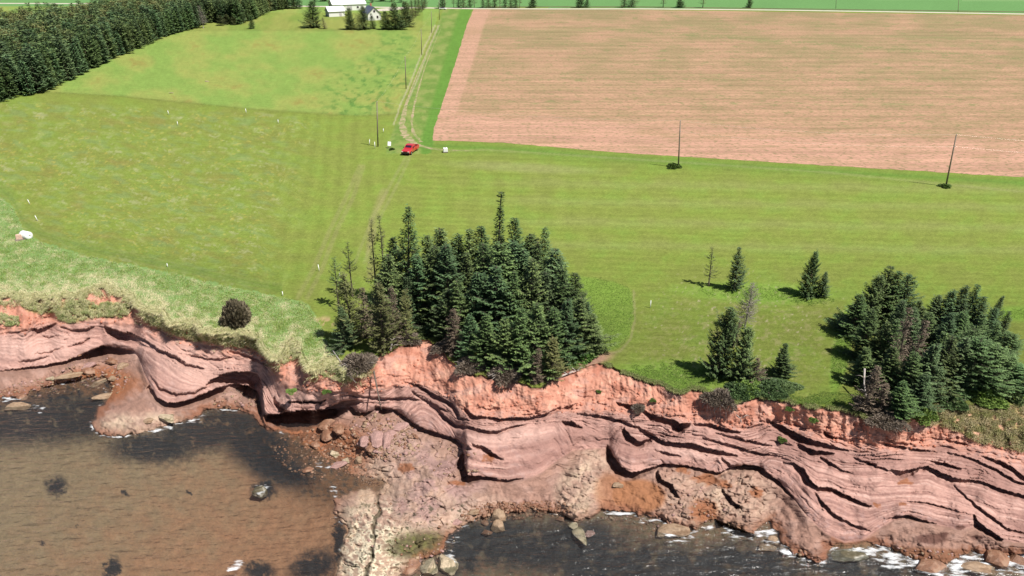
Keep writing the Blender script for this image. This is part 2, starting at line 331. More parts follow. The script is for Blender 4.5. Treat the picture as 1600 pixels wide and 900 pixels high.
# --- recesses along the line of sight (metres): clefts, bed laminae, bulges, soil rills, slabs
REC = np.zeros(PXg.shape)
DK = np.zeros(PXg.shape)
for pl in CLEFTS:
    if pl[0][0] > 1190: pl = [(a, b, c * .72) for a, b, c in pl]
    xs = [p[0] for p in pl]; ys = [p[1] for p in pl]
    c0, c1 = np.searchsorted(PX, min(xs) - 30), np.searchsorted(PX, max(xs) + 30)
    a = PXg[:, c0:c1]; b = PYg[:, c0:c1]
    rsel = np.where(((b > min(ys) - 45) & (b < max(ys) + 60)).any(1))[0]; r0, r1 = rsel[0], rsel[-1] + 1
    a = a[r0:r1] + 1.5 * perlin(a[r0:r1] / 9, b[r0:r1] / 9, 61); b = b[r0:r1] + 1.3 * perlin(a / 7, b[r0:r1] / 7, 62)
    best = np.full(a.shape, 1e9); side = np.zeros(a.shape); ww = np.zeros(a.shape)
    for i in range(len(pl) - 1):
        x1, y1, w1 = pl[i]; x2, y2, w2 = pl[i + 1]; dx, dy = x2 - x1, y2 - y1; L2 = dx * dx + dy * dy
        t0 = ((a - x1) * dx + (b - y1) * dy) / L2; t = np.clip(t0, 0, 1)
        d = np.hypot(a - x1 - t * dx, b - y1 - t * dy); cr = (dx * (b - y1) - dy * (a - x1))
        m = d < best - 1e-6; best = np.where(m, d, best); side = np.where(m, np.sign(cr), side)
        over = np.maximum(np.maximum(-t0, t0 - 1) * math.sqrt(L2), 0)
        fade = 1.0
        if i == 0: fade = np.where(t0 < 0, np.clip(1 + t0 * math.sqrt(L2) / 6, 0, 1), 1)
        if i == len(pl) - 2: fade = np.where(t0 > 1, np.clip(1 - (t0 - 1) * math.sqrt(L2) / 6, 0, 1), 1)
        ww = np.where(m, (w1 + (w2 - w1) * t) * fade, ww)
    below = side > 0
    dep = np.clip(ww * 0.25, 0, 3.6)
    wl = ww * 0.85 + 0.4; w2 = ww * 0.9 + 2.5
    r = np.where(below, dep * np.where(best < wl, 1.0, 1 - sm(best, wl, wl + w2)), -0.22 * dep * np.exp(-best / (5 + ww)) * np.clip(ww, 0, 1))
    REC[r0:r1, c0:c1] = np.where(np.abs(r) > np.abs(REC[r0:r1, c0:c1]), r, REC[r0:r1, c0:c1])
    DK[r0:r1, c0:c1] = np.maximum(DK[r0:r1, c0:c1], np.where(below, np.exp(-best / (ww + 1)), 0) * np.clip(ww / 6, 0, 1))
def saw(f, sharp=1.6): fr = f - np.floor(f); return (1 - fr) ** sharp
rock = sm(Sg, 0.75, 1.15) * (1 - sm(Sg, 4.9, 5.2))
px_s, py_s = PXg, PYg
hgt = (KS[5] - KS[1])[None]
q = Sg * np.clip(hgt / 40.0, 0.7, 2.0) * 1.0
q1 = q * 1.6 + 1.0 * fbm(PXg / 70, PYg / 30, 71, 3)
q2 = q * 4.2 + 1.6 * fbm(PXg / 45, PYg / 18, 72, 3)
massive = np.zeros(PXg.shape)
for (cx, cy, rx, ry, an) in [(1440,775,130,34,4),(1340,800,60,30,20),(1230,760,30,30,40),(800,690,70,28,-8),(290,600,50,26,0),(70,555,80,14,-8),(1060,710,80,14,6),(1280,735,60,16,25),(700,660,60,10,35),(1560,790,50,24,30)]:
    massive = np.maximum(massive, ell(PXg, PYg, cx, cy, rx, ry, an, .5))
massive = np.maximum(massive, .85 * sm(Sg, 3.3, 4.2) * (Sg < 5.3)); massive = np.maximum(massive, .7 * sm(fbm(PXg / 90, PYg / 50, 195, 2), .05, .3))
a1 = 0.40 * sm(fbm(PXg / 60, q * 1.5, 73, 3), 0.02, 0.40) * (1 - .6 * massive); a2 = 0.09 * sm(fbm(PXg / 36, q * 3, 74, 3), 0.0, 0.35) * (1 - .85 * massive)
upper = 1 - 0.45 * sm(Sg, 2.0, 4.0)
REC += rock * (a1 * saw(q1, 1.3) + upper * a2 * saw(q2, 1.3))
def hsh(a, b): return PERM[(PERM[(a.astype(int) & 255)] + (b.astype(int) & 255))] / 255.0
def blocks(u_, v_, seed):
    rw_ = np.floor(v_); o_ = hsh(rw_ + seed, rw_ * 0 + 7); cx_ = np.floor(u_ + o_ * 5); return hsh(cx_ + seed, rw_)
wj = 2.2 * fbm(PXg / 16, PYg / 12, 170, 3)
k1 = blocks(PXg / 21 + wj * .22, q * 3.1 + .5 * fbm(PXg / 30, PYg / 20, 171, 3), 11); k2 = blocks(PXg / 9 + wj * .3, q * 6.5 + .5 * fbm(PXg / 20, PYg / 12, 172, 3), 23)
jm = sm(fbm(PXg / 70, PYg / 30, 173, 3) + .25 * (1 - np.clip(Sg - 1, 0, 1)), 0.0, .40) * (1 - .95 * massive)
REC += rock * jm * (.34 * (k1 - .5) + .16 * (k2 - .5))
rid = np.abs(fbm(PXg / 26 + wj * .1, PYg / 16, 174, 4)); REC += rock * .26 * (1 - sm(rid, 0, .07)) * sm(fbm(PXg / 40, PYg / 40, 175, 2), .05, .4) * (1 - .7 * massive)
REC += rock * massive * .30 * fbm(PXg / 60, PYg / 22 + PXg / 200, 196, 2)
# rounded folded bodies between the beds
REC -= rock * 0.40 * np.sin(np.pi * np.clip((Sg - 4) % 1, 0, 1)) * (Sg > 4) * (0.6 + fbm(PXg / 50, PYg / 40, 75, 2))
REC += rock * (0.38 * fbm(PXg / 48, PYg / 30, 76, 3) + 0.10 * fbm(PXg / 14, q * 3, 77, 3) + 0.035 * fbm(PXg / 4, PYg / 3, 78, 2))
# soil: gullies and clods
soil = sm(Sg, 0.0, 0.12) * (1 - sm(Sg, 0.85, 1.15))
REC += soil * (0.55 * fbm(PXg / 30, PYg / 30, 81, 4) + 0.22 * fbm(PXg / 10, PYg / 24, 181, 3) + 0.10 * np.abs(fbm(PXg / 4.5, PYg / 16, 82, 3)) + 0.14 * fbm(PXg / 5, PYg / 4, 83, 4))
sk1 = blocks(PXg / 15 + wj * .3, PYg / 6 + .05 * PXg / 6 + fbm(PXg / 25, PYg / 16, 182, 2), 5); REC += soil * sm(Sg, .35, .9) * .30 * (sk1 - .5) * sm(fbm(PXg / 34, PYg / 14, 183, 2), -.05, .25)
led = sm(Sg, 0.45, 0.9) * (1 - sm(Sg, 0.95, 1.1))
REC += led * 0.35 * sm(fbm(PXg / 30, PYg / 12, 84, 3), 0.0, 0.3) * saw((PYg + 5 * fbm(PXg / 22, PYg / 22, 85, 2)) / 9.0)
# undercut turf lip
dE = PYg - KS[0][None]
REC += (0.28 + 0.3 * np.clip(perlin(PXg / 12, PXg * 0, 86), 0, 1)) * (dE > 0.5) * (1 - sm(dE, 3, 9)) * sm(T[:, None] * NR, 0.5, 1.5)
# platform: slabs, steps, pits
shelf = sm(Sg, 5.0, 5.25)
land = sm(SD, -6, 4)
ter = fbm(PXg / 34 + 0.4 * perlin(PXg / 12, PYg / 12, 90), PYg / 20, 91, 3) * 5
terr = np.floor(ter) + sm(ter - np.floor(ter), 0.0, 0.22)
smoothzone = np.clip(ell(PXg, PYg, 800, 765, 90, 28, 0, .5) + ell(PXg, PYg, 250, 625, 110, 40, 0, .6) + ell(PXg, PYg, 1240, 815, 45, 60, 0, .5) + ell(PXg, PYg, 20, 595, 60, 18, 0, .5) + ell(PXg, PYg, 1450, 840, 110, 30, 0, .5) + ell(PXg, PYg, 985, 760, 60, 45, 0, .4), 0, 1)
rgh = shelf * (1 - 0.8 * smoothzone)
big = fbm(PXg / 60 + .5 * perlin(PXg / 25, PYg / 18, 190), PYg / 30 + PXg / 160, 191, 3) * 4; bt = np.floor(big) + sm(big - np.floor(big), 0, .28)
REC += rgh * land * (0.15 * bt + 0.02 * terr + 0.07 * fbm(PXg / 18, PYg / 11, 92, 2) + 0.012 * fbm(PXg / 4, PYg / 2.6, 94, 2)) * (1 - .35 * ell(PXg, PYg, 680, 740, 80, 55, 20, .5))
crk = np.abs(fbm(PXg / 40 + .12 * perlin(PXg / 14, PYg / 10, 192), PYg / 24, 193, 2))
REC += rgh * land * .22 * (1 - sm(crk, 0.0, .05))
REC += shelf * smoothzone * land * (0.10 * fbm(PXg / 30, PYg / 16, 95, 3) + 0.05 * saw(PYg / 7 + 1.5 * fbm(PXg / 60, PYg / 40, 96, 3)) * sm(fbm(PXg / 40, PYg / 30, 97, 2), 0.0, 0.3))
# raised knobbly outcrops standing on the platform
for (cx, cy, rx, ry, an, h) in [(905,770,28,42,8,.55),(925,725,22,26,0,.5),(890,790,26,16,0,.3),(1050,745,24,30,55,.6),(1075,790,45,32,10,.35),(1150,780,40,48,15,.7),(1180,760,26,26,0,.35),(580,850,55,60,0,.35),(640,740,60,40,20,.35),(600,690,60,30,20,.2),(225,662,70,18,0,.25),(700,760,40,30,20,.3),(715,735,14,5,-45,.5),(100,585,35,10,-25,.5),(640,790,60,30,0,.25)]:
    e1 = ell(PXg + 4 * perlin(PXg / 8, PYg / 8, 99), PYg + 3 * perlin(PXg / 7, PYg / 7, 98), cx, cy, rx, ry, an, 0.22)
    REC -= e1 * h * (0.8 + 0.7 * fbm(PXg / 10, PYg / 8, 101, 3)) * 0.8
# long fissure down the pale platform
fis = sdist(PXg + 3 * perlin(PXg / 9, PYg / 9, 102) + 5 * perlin(PXg / 50, PYg / 26, 104), PYg, [(598,690),(592,740),(592,770),(590,800),(582,850),(574,900),(570,960)], closed=False) + 1.8 * np.clip(perlin(PXg / 40, PYg / 13, 105) + .2, 0, 1) * 2
REC += 0.6 * (1 - sm(fis, 1.0, 5.5)) * sm(PYg, 740, 810) * (SD > 0)
fis2 = sdist(PXg + 2 * perlin(PXg / 6, PYg / 6, 103), PYg, [(735,742),(700,765),(660,790),(630,815)], closed=False)
REC += 0.25 * (1 - sm(fis2, 1, 3))
edge_in = np.minimum(np.arange(NR)[:, None], 1)
REC = REC * edge_in
REC = np.clip(REC, -1.0, 4.0)

D = rays(PXg, PYg); t = (Z0 - CAM_H) / D[..., 2]
P0 = D * t[..., None] + np.array([0, 0, CAM_H])
Dn = D / np.linalg.norm(D, axis=-1, keepdims=True)
P = P0 + Dn * REC[..., None]
# stop platform relief from poking the seabed through the water sheet
under = (SD < -4) & (Sg > 5)
P[..., 2] = np.where(under, np.minimum(P[..., 2], ZW - 0.06), P[..., 2])

# --- colours of soil, beds, platform, seabed (albedo only)
c_soil = np.array([0.455, 0.215, 0.15]); c_soil2 = np.array([0.33, 0.135, 0.09]); c_soil3 = np.array([0.54, 0.30, 0.215])
c_pink = np.array([0.395, 0.228, 0.188]); c_mauve = np.array([0.25, 0.135, 0.112]); c_pale = np.array([0.485, 0.31, 0.26]); c_grey = np.array([0.28, 0.195, 0.185])
c_shelf = np.array([0.25, 0.145, 0.11]); c_wet = np.array([0.15, 0.062, 0.034]); c_cream = np.array([0.40, 0.31, 0.22]); c_pinkcream = np.array([0.34, 0.215, 0.175])
n1 = fbm(PXg / 30, PYg / 22, 111, 4); n2 = fbm(PXg / 9, PYg / 7, 112, 3); n3 = fbm(PXg / 3, PYg / 2.5, 113, 2)
bn = fbm(q * 5.5 + 0.8 * n1, PXg / 160, 114, 3)
cs = mixc(c_soil, np.array([.40, .225, .18]), sm(fbm(PXg / 45, PYg / 18, 184, 3), -.05, .3) * .8); cs = mixc(cs, c_soil2, sm(n1 + 0.5 * n2, -0.1, 0.5)); cs = mixc(cs, c_soil3, sm(n2 - n1, 0.15, 0.6) * 0.7)
cr = mixc(c_pink, c_mauve, np.clip(sm(bn + 0.35 * n2, -0.05, 0.35) + .55 * (k1 > .72) * jm + .25 * (k2 > .8) * jm, 0, 1)); cr = mixc(cr, c_mauve * .85, .6 * sm(fbm(PXg / 80, PYg / 34, 185, 3), .02, .35)); cr = mixc(cr, c_pale, sm(-bn + 0.4 * n1, 0.05, 0.45) * 0.8)
low = sm(Sg, 3.6, 5.0) * sm(n1, -0.25, 0.25)
cr = mixc(cr, mixc(c_mauve, c_grey, sm(n2, -.1, .3)), low * 0.45)
cr = mixc(cr, c_soil, (1 - sm(Sg, 1.0, 1.9)) * sm(n2 + n1, -0.3, 0.3) * 0.8)
for (cx, cy, rx, ry, an) in [(690,640,40,10,45),(960,690,70,14,15),(1380,720,120,10,8),(1230,690,70,14,25),(1540,740,70,20,30),(850,715,60,14,-25),(860,690,60,8,-20)]:
    cr = mixc(cr, c_mauve, 0.7 * ell(PXg, PYg, cx, cy, rx, ry, an, .6))
for (cx, cy, rx, ry, an) in [(800,680,60,14,-5),(300,570,60,30,20),(60,545,80,20,0),(1080,705,60,12,5),(480,622,60,8,0)]:
    cr = mixc(cr, c_pale, 0.6 * ell(PXg, PYg, cx, cy, rx, ry, an, .7))
rk = sm(Sg + 0.45 * n2 + .35 * n1, 0.75, 1.1)
col = mixc(cs, cr, rk)
csh = mixc(c_shelf, c_pinkcream, sm(n1, -0.1, 0.4) * 0.6)
cream = np.clip(ell(PXg, PYg, 580, 850, 70, 110, 0, .4) + ell(PXg, PYg, 690, 800, 80, 30, -8, .6) + 0.8 * ell(PXg, PYg, 640, 740, 60, 60, 0, .7) + .75 * ell(PXg, PYg, 905, 775, 36, 50, 8, .3) + 0.5 * ell(PXg, PYg, 925, 725, 30, 28, 0, .4) + 0.4 * ell(PXg, PYg, 1080, 785, 60, 50, 10, .5) + 0.45 * ell(PXg, PYg, 1155, 785, 55, 60, 10, .4) + ell(PXg, PYg, 225, 664, 75, 18, 0, .5), 0, 1)
csh = mixc(csh, mixc(c_pinkcream, c_cream, np.clip(.35 + .45 * sm(n1, -0.3, 0.25) + .5 * sm(PYg, 780, 880), 0, 1)), cream * (.55 + .45 * sm(n2 + 0.5 * n1, -0.4, 0.2)))
csh = mixc(csh, np.array([0.27, 0.16, 0.15]), .75 * np.clip(ell(PXg, PYg, 680, 745, 75, 50, 30, .5) + ell(PXg, PYg, 650, 800, 40, 22, 20, .5), 0, 1) * sm(n1 + .3 * n2, -.25, .15))
slab = hsh(np.floor(big) + 40, np.floor(fbm(PXg / 50, PYg / 30, 194, 2) * 4)); csh = csh * (1 + .32 * (slab - .5))[..., None]; csh = mixc(csh, np.array([.10, .055, .04]), .55 * (1 - sm(crk, 0.0, .03)) * (1 - .5 * smoothzone))
white = np.maximum(ell(PXg, PYg, 572, 870, 50, 60, 0, .5), ell(PXg, PYg, 604, 850, 12, 60, 0, .4)) * sm(n2 + 0.5 * n1, -0.15, 0.1)
csh = mixc(csh, np.array([0.60, 0.52, 0.38]), white * 0.85)
weed = np.clip(ell(PXg, PYg, 590, 850, 70, 110, 0, .5) + 0.8 * ell(PXg, PYg, 660, 790, 80, 40, 0, .6) + 0.7 * ell(PXg, PYg, 720, 810, 40, 25, 0, .6) + .5 * ell(PXg, PYg, 900, 780, 36, 40, 0, .4), 0, 1)
csh = mixc(csh, np.array([0.055, 0.05, 0.028]), np.clip(weed * sm(PYg, 765, 800) * sm(n3 * 0.35 + n2 * 1.0 + .4 * n1, 0.24, 0.40), 0, 1) * .9)
gw = ell(PXg, PYg, 655, 852, 52, 22, -5, .4)
csh = mixc(csh, mixc(np.array([0.06, 0.055, 0.02]), np.array([0.10, 0.10, 0.03]), sm(n2, -.1, .4)), gw * .9)
csh = mixc(csh, np.array([0.05, 0.045, 0.025]), (1 - sm(fis, 1, 6)) * sm(PYg, 720, 800) * .85)
sand = ell(PXg, PYg, 1000, 775, 40, 26, 5, .15) + ell(PXg, PYg, 955, 768, 26, 30, 0, .3) * .75
csh = mixc(csh, np.array([0.26, 0.11, 0.048]), np.clip(sand, 0, 1) * .9)
rust = np.zeros(PXg.shape)
for (cx, cy, rx, ry) in [(1413,753,12,6),(1409,790,6,4),(1371,790,7,4),(1105,748,22,9),(1065,733,10,6),(1183,769,10,8),(1130,755,10,7),(1100,800,22,20),(634,730,12,8),(715,753,14,5),(765,715,8,5),(985,640,0.1,.1),(500,700,80,40),(160,600,60,25),(440,690,40,14)]:
    rust = np.maximum(rust, ell(PXg + 3 * n2 * 4, PYg + 3 * n1 * 4, cx, cy, rx, ry, 0, .35))
wetn = sm(-(SD) + 10 * n2 + 8 * n1, -17, -3)
csh = mixc(csh, c_wet * 1.25, np.clip(wetn * 0.85 * (1 - .7 * cream), 0, 1))
shf = sm(Sg, 4.97, 5.1)
col = mixc(col, csh, shf)
col = mixc(col, np.array([0.23, 0.085, 0.035]), rust * .85)
for (cx, cy, rx, ry) in [(1455,842,26,8),(1473,836,8,4),(1500,824,8,4),(1527,840,10,4),(1478,834,4,3)]:
    col = mixc(col, np.array([0.09, 0.04, 0.03]), ell(PXg + 2 * n3, PYg + 2 * n3, cx, cy, rx, ry, 0, .3) * .9)
col = mixc(col, np.array([0.17, 0.075, 0.04]), sm(-DK * 0 + ell(PXg, PYg, 1450, 868, 130, 12, 2, .5), 0, 1) * .9)
# seabed
c_sand = np.array([0.30, 0.150, 0.080]); c_sand2 = np.array([0.235, 0.165, 0.095]); c_kelp = np.array([0.012, 0.013, 0.014])
cb = mixc(c_sand, c_sand2, sm(.5 * n1 - (PXg - 300) / 520 - (PYg - 800) / 400, -0.6, 0.7))
dark = np.zeros(PXg.shape)
for (cx, cy, rx, ry, an) in [(90,655,190,38,-6),(240,700,75,24,0),(330,672,110,34,-10),(400,695,70,40,30),(430,730,60,26,20),(412,765,20,14,0),(88,761,16,14,-20),(175,890,12,18,20),(405,892,25,12,0),(490,885,40,22,-15),(530,850,10,40,0),(720,872,40,34,-30),(800,850,160,42,8),(900,850,90,40,0),(980,885,160,40,0),(1090,885,140,30,0),(1180,880,90,30,10),(1320,885,80,22,8),(1400,900,60,18,0),(300,660,30,14,0),(195,769,4,3,0),(120,820,3,2,0),(66,847,5,3,0),(298,772,5,3,0)]:
    dark = np.maximum(dark, ell(PXg + 10 * n2 + 5 * n3, PYg + 9 * n2 + 9 * n1 + 4 * n3, cx, cy, rx, ry, an, .5 if rx > 15 else .35))
patch = np.where(PXg > 640, sm(n1 * 1.5 + n2 * .35, -.75, -.1), sm(n1 * 1.0 + n2 * .8 + .3 * n3, -.75, -.25))
cb = np.where((PXg > 640)[..., None], mixc(np.array([.15, .105, .06]), np.array([.17, .09, .05]), sm(n2, -.2, .3)), cb)
dk = np.clip(dark * (0.5 + 0.5 * patch), 0, 1)
wetrock = mixc(np.array([0.16, 0.075, 0.035]), np.array([0.10, 0.06, 0.035]), sm(n2, -.2, .3))
shal = np.clip(ell(PXg, PYg, 490, 730, 100, 50, 20, .5) + ell(PXg, PYg, 60, 615, 110, 14, -8, .6) + ell(PXg, PYg, 180, 600, 50, 30, 0, .5), 0, 1)
cb = mixc(cb, wetrock, shal)
cb = mixc(cb, c_kelp, np.clip(dk * .97 + sm(n2 + .5 * n1, .15, .4) * shal * .6, 0, 1))
seaM = 1 - sm(SD, -5, 3)
col = mixc(col, cb, seaM * sm(Sg, 4.9, 5.1))
# turf roots line
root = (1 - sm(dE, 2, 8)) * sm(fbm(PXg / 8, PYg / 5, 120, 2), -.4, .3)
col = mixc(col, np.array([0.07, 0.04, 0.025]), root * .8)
# thin green on the west slope benches and the dry slope in the east
c_dry = np.array([0.27, 0.22, 0.09]); c_grn = np.array([0.15, 0.18, 0.05])
EASTP = [(1430,640),(1470,628),(1620,622),(1700,640),(1700,712),(1600,706),(1560,698),(1525,690),(1495,672),(1465,664),(1440,664)]
eastm = sm(sdist(PXg + 6 * n2, PYg + 6 * n2, EASTP), -4, 4)
col = mixc(col, mixc(c_dry, c_soil3, sm(n2 + n3 * .4, .0, .35)), eastm * .9)
WESTP = [(28,470),(50,466),(60,476),(95,478),(130,468),(150,476),(170,472),(205,476),(205,488),(190,496),(150,496),(112,506),(95,502),(85,488),(60,490),(40,484)]
WEST2 = [(215,490),(260,500),(300,520),(330,530),(305,535),(270,522),(235,508)]
WEST4 = [(296,505),(345,520),(400,524),(420,545),(425,565),(395,545),(350,540),(315,532)]
WEST3 = [(0,490),(14,492),(30,498),(30,508),(18,510),(0,506)]
for pl in (WESTP, WEST2, WEST4):
    col = mixc(col, c_grn, sm(sdist(PXg + 5 * n2, PYg + 5 * n2, pl), -3, 3) * .75)
col = col * (1 + 0.09 * n3 + 0.11 * n2)[..., None]
col = np.clip(col, 0.004, 0.9)

M = {}
M['rock'] = mat('layered_sandstone', vcol=True, rough=0.85, spec=0.25, noise=[((2.2, 2.2, 9), .10, 5), ((9, 9, 22), .06, 3)], bump=[((3, 3, 11), .5, .09), ((14, 14, 26), .35, .02)])
M['soil'] = M['rock']
M['seabed'] = mat('seabed', vcol=True, rough=0.7, noise=[((1.5, 1.5, 1.5), .16, 5), ((7, 7, 7), .14, 3)], bump=[((4, 4, 4), .5, .08)])
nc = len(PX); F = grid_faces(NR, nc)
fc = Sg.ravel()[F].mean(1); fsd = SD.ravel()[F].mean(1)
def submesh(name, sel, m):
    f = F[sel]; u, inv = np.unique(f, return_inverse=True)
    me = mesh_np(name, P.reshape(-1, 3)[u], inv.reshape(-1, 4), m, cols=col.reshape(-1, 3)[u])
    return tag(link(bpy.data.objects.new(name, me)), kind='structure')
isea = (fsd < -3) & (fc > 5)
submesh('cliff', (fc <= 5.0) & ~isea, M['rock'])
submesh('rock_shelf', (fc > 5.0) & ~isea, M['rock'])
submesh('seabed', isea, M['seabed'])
# seabed further out
ex = np.arange(-1400, 3000, 25.0); ey = np.array([984.5, 1000, 1040, 1100, 1200, 1400, 1700, 2200]); gx, gy = np.meshgrid(ex, ey)
zz = ZW - 1.5 + 0 * gx
sdd = sdist(gx, gy, SHORE); zz = np.where(sdd > 0, ZW + .3, zz)
pts = at(gx, gy, zz); pts[0, :, 2] = np.where(sdd[0] > 0, pts[0, :, 2], ZW - 1.6)
cc = np.where((sdd > 0)[..., None], c_cream, c_sand * (1 - .7 * sm(fbm(gx / 90, gy / 60, 7, 3), 0, .3))[..., None])
me = mesh_np('deep_seabed', pts.reshape(-1, 3), grid_faces(*gx.shape), M['seabed'], cols=cc.reshape(-1, 3)); tag(link(bpy.data.objects.new('outer_seabed', me)), kind='structure')

# ------------------------------------------------------------------ water
wpx = np.concatenate([np.arange(-1400, -20, 40.0), np.arange(-20, 1622, 2.6), np.arange(1640, 3000, 40.0)]); wpy = np.concatenate([np.arange(520, 905, 2.4), np.arange(910, 2200, 60.0)])
gx, gy = np.meshgrid(wpx, wpy); wp = at(gx, gy, ZW + 0 * gx)
chop = 0.030 * fbm(wp[..., 0] * .55 + wp[..., 1] * .2, wp[..., 1] * .9, 201, 3) + 0.02 * fbm(wp[..., 0] * 1.6, wp[..., 1] * 2.4, 205, 2)
wp[..., 2] += chop
foam = np.zeros(gx.shape)
for (cx, cy, rx, ry, an, a) in [(12,622,26,8,-12,.75),(10,612,14,5,0,.6),(30,604,14,5,-20,.85),(100,597,8,4,0,.9),(65,598,10,3,-10,.6),(60,640,16,8,0,.45),(150,561,10,3,-10,.7),(150,668,7,9,0,.95),(190,679,30,5,-4,.9),(225,674,20,5,-10,.7),(255,668,22,6,-14,.9),(300,657,18,5,-14,.8),(350,641,24,3,5,.6),(165,610,6,5,0,.6),(366,886,16,9,-35,1.0),(408,764,13,8,-15,.7),(510,726,22,5,10,.8),(521,770,6,10,0,.8),(704,872,11,9,0,1.0),(700,862,8,10,0,.6),(722,820,26,5,-20,.7),(690,850,30,8,-20,.55),(970,801,34,5,3,.95),(955,796,18,5,0,.7),(1000,812,22,5,10,.6),(1058,838,26,12,20,.75),(1075,824,22,5,5,.95),(1040,815,18,5,20,.8),(1130,828,26,6,10,.7),(1200,838,26,12,15,.85),(1150,838,36,6,12,.55),(1225,856,20,8,30,.85),(1250,868,34,10,20,.9),(1290,868,16,9,-50,.8),(1305,850,15,10,20,.95),(1350,855,55,14,14,.95),(1400,872,60,16,16,.95),(1440,888,70,12,12,.8),(1380,850,40,8,10,.8),(1500,884,44,16,10,.95),(1495,868,30,8,14,.85),(1570,868,55,7,0,.9),(1590,886,40,14,-10,.75),(1545,880,26,12,0,.7),(1255,845,10,5,0,.5)]:
    foam = np.maximum(foam, a * ell(gx + 6 * fbm(gx / 14, gy / 10, 210, 3), gy + 5 * fbm(gx / 12, gy / 9, 211, 3), cx, cy, rx, ry, an, .75))
sdw = sdist(gx + 3 * fbm(gx / 10, gy / 10, 215, 2), gy + 3 * fbm(gx / 10, gy / 10, 216, 2), SHORE)
foam = np.maximum(foam, .50 * np.exp(-np.abs(sdw + 3) / 3.5) * sm(fbm(gx / 30, gy / 20, 212, 2), -.05, .3))
foam = np.maximum(foam, .10 * (np.abs(sdw) < 400) * sm(fbm(gx / 50, gy / 30, 213, 3), .15, .5) * (gx > 640))
m = bpy.data.materials.new('sea_water'); m.use_nodes = True; N = m.node_tree.nodes; L = m.node_tree.links
for n_ in list(N): N.remove(n_)
out = N.new('ShaderNodeOutputMaterial'); tr = N.new('ShaderNodeBsdfTransparent'); tr.inputs[0].default_value = (.80, .84, .84, 1)
gl = N.new('ShaderNodeBsdfGlossy'); gl.inputs['Roughness'].default_value = .12; gl.inputs[0].default_value = (1, 1, 1, 1)
fr = N.new('ShaderNodeFresnel'); fr.inputs[0].default_value = 1.33
sc_ = N.new('ShaderNodeBsdfDiffuse'); sc_.inputs[0].default_value = (.19, .18, .19, 1)
tc = N.new('ShaderNodeTexCoord')
def wn(sc, rot=0.0, det=3):
    mp = N.new('ShaderNodeMapping'); mp.inputs['Scale'].default_value = sc; mp.inputs['Rotation'].default_value = (0, 0, rot); L.new(tc.outputs['Object'], mp.inputs[0])
    t = N.new('ShaderNodeTexNoise'); t.inputs['Scale'].default_value = 1; t.inputs['Detail'].default_value = det; L.new(mp.outputs[0], t.inputs['Vector']); return t.outputs['Fac']
b1 = N.new('ShaderNodeBump'); b1.inputs['Strength'].default_value = 1.0; b1.inputs['Distance'].default_value = .34; L.new(wn((.5, 1.7, 1), .35, 3), b1.inputs['Height'])
b2 = N.new('ShaderNodeBump'); b2.inputs['Strength'].default_value = 1.0; b2.inputs['Distance'].default_value = .06; L.new(wn((3.5, 8, 1), .2, 3), b2.inputs['Height']); L.new(b1.outputs[0], b2.inputs['Normal'])
for nn in (gl, fr): L.new(b2.outputs[0], nn.inputs['Normal'])
mx0 = N.new('ShaderNodeMixShader'); mx0.inputs[0].default_value = .05; L.new(tr.outputs[0], mx0.inputs[1]); L.new(sc_.outputs[0], mx0.inputs[2])
mx1 = N.new('ShaderNodeMixShader'); L.new(fr.outputs[0], mx1.inputs[0]); L.new(mx0.outputs[0], mx1.inputs[1]); L.new(gl.outputs[0], mx1.inputs[2])
fa = N.new('ShaderNodeAttribute'); fa.attribute_name = 'foam'
mul = N.new('ShaderNodeMath'); mul.operation = 'ADD'; L.new(fa.outputs['Fac'], mul.inputs[0])
nf = N.new('ShaderNodeMath'); nf.operation = 'ADD'; h1 = wn((.9, 2.3, 1), .25, 6); L.new(h1, nf.inputs[0]); nf.operation = 'MULTIPLY_ADD'; nf.inputs[1].default_value = 4.0; nf.inputs[2].default_value = -2.62; L.new(nf.outputs[0], mul.inputs[1])
mr = N.new('ShaderNodeMapRange'); mr.inputs[1].default_value = 0.0; mr.inputs[2].default_value = 1.0; L.new(mul.outputs[0], mr.inputs[0])
gt = N.new('ShaderNodeMapRange'); gt.inputs[1].default_value = .06; gt.inputs[2].default_value = .35; L.new(fa.outputs['Fac'], gt.inputs[0]); gm = N.new('ShaderNodeMath'); gm.operation = 'MULTIPLY'; L.new(mr.outputs[0], gm.inputs[0]); L.new(gt.outputs[0], gm.inputs[1])
fd = N.new('ShaderNodeBsdfDiffuse'); fd.inputs[0].default_value = (.80, .82, .84, 1)
mx2 = N.new('ShaderNodeMixShader'); L.new(gm.outputs[0], mx2.inputs[0]); L.new(mx1.outputs[0], mx2.inputs[1]); L.new(fd.outputs[0], mx2.inputs[2])
L.new(mx2.outputs[0], out.inputs[0])
me = mesh_np('water', wp.reshape(-1, 3), grid_faces(*gx.shape), m, attrs={'foam': foam})
tag(link(bpy.data.objects.new('water', me)), kind='structure')

# ------------------------------------------------------------------ land: one grass sheet to the horizon
gpx = np.concatenate([np.arange(-1500, -20, 30.0), np.arange(-20, 1622, 2.2), np.arange(1640, 3100, 30.0)])
eE = E(gpx)
rowsN = 300
tt = np.linspace(0, 1, rowsN)
top = -10.0
near = eE[None] + (top - eE[None]) * tt[:, None]
far = np.array([-20, -35, -50, -65, -78, -88, -94, -97.0])
gy = np.concatenate([near, np.broadcast_to(far[:, None], (len(far), len(gpx)))], 0)
gx = np.broadcast_to(gpx[None], gy.shape).copy()
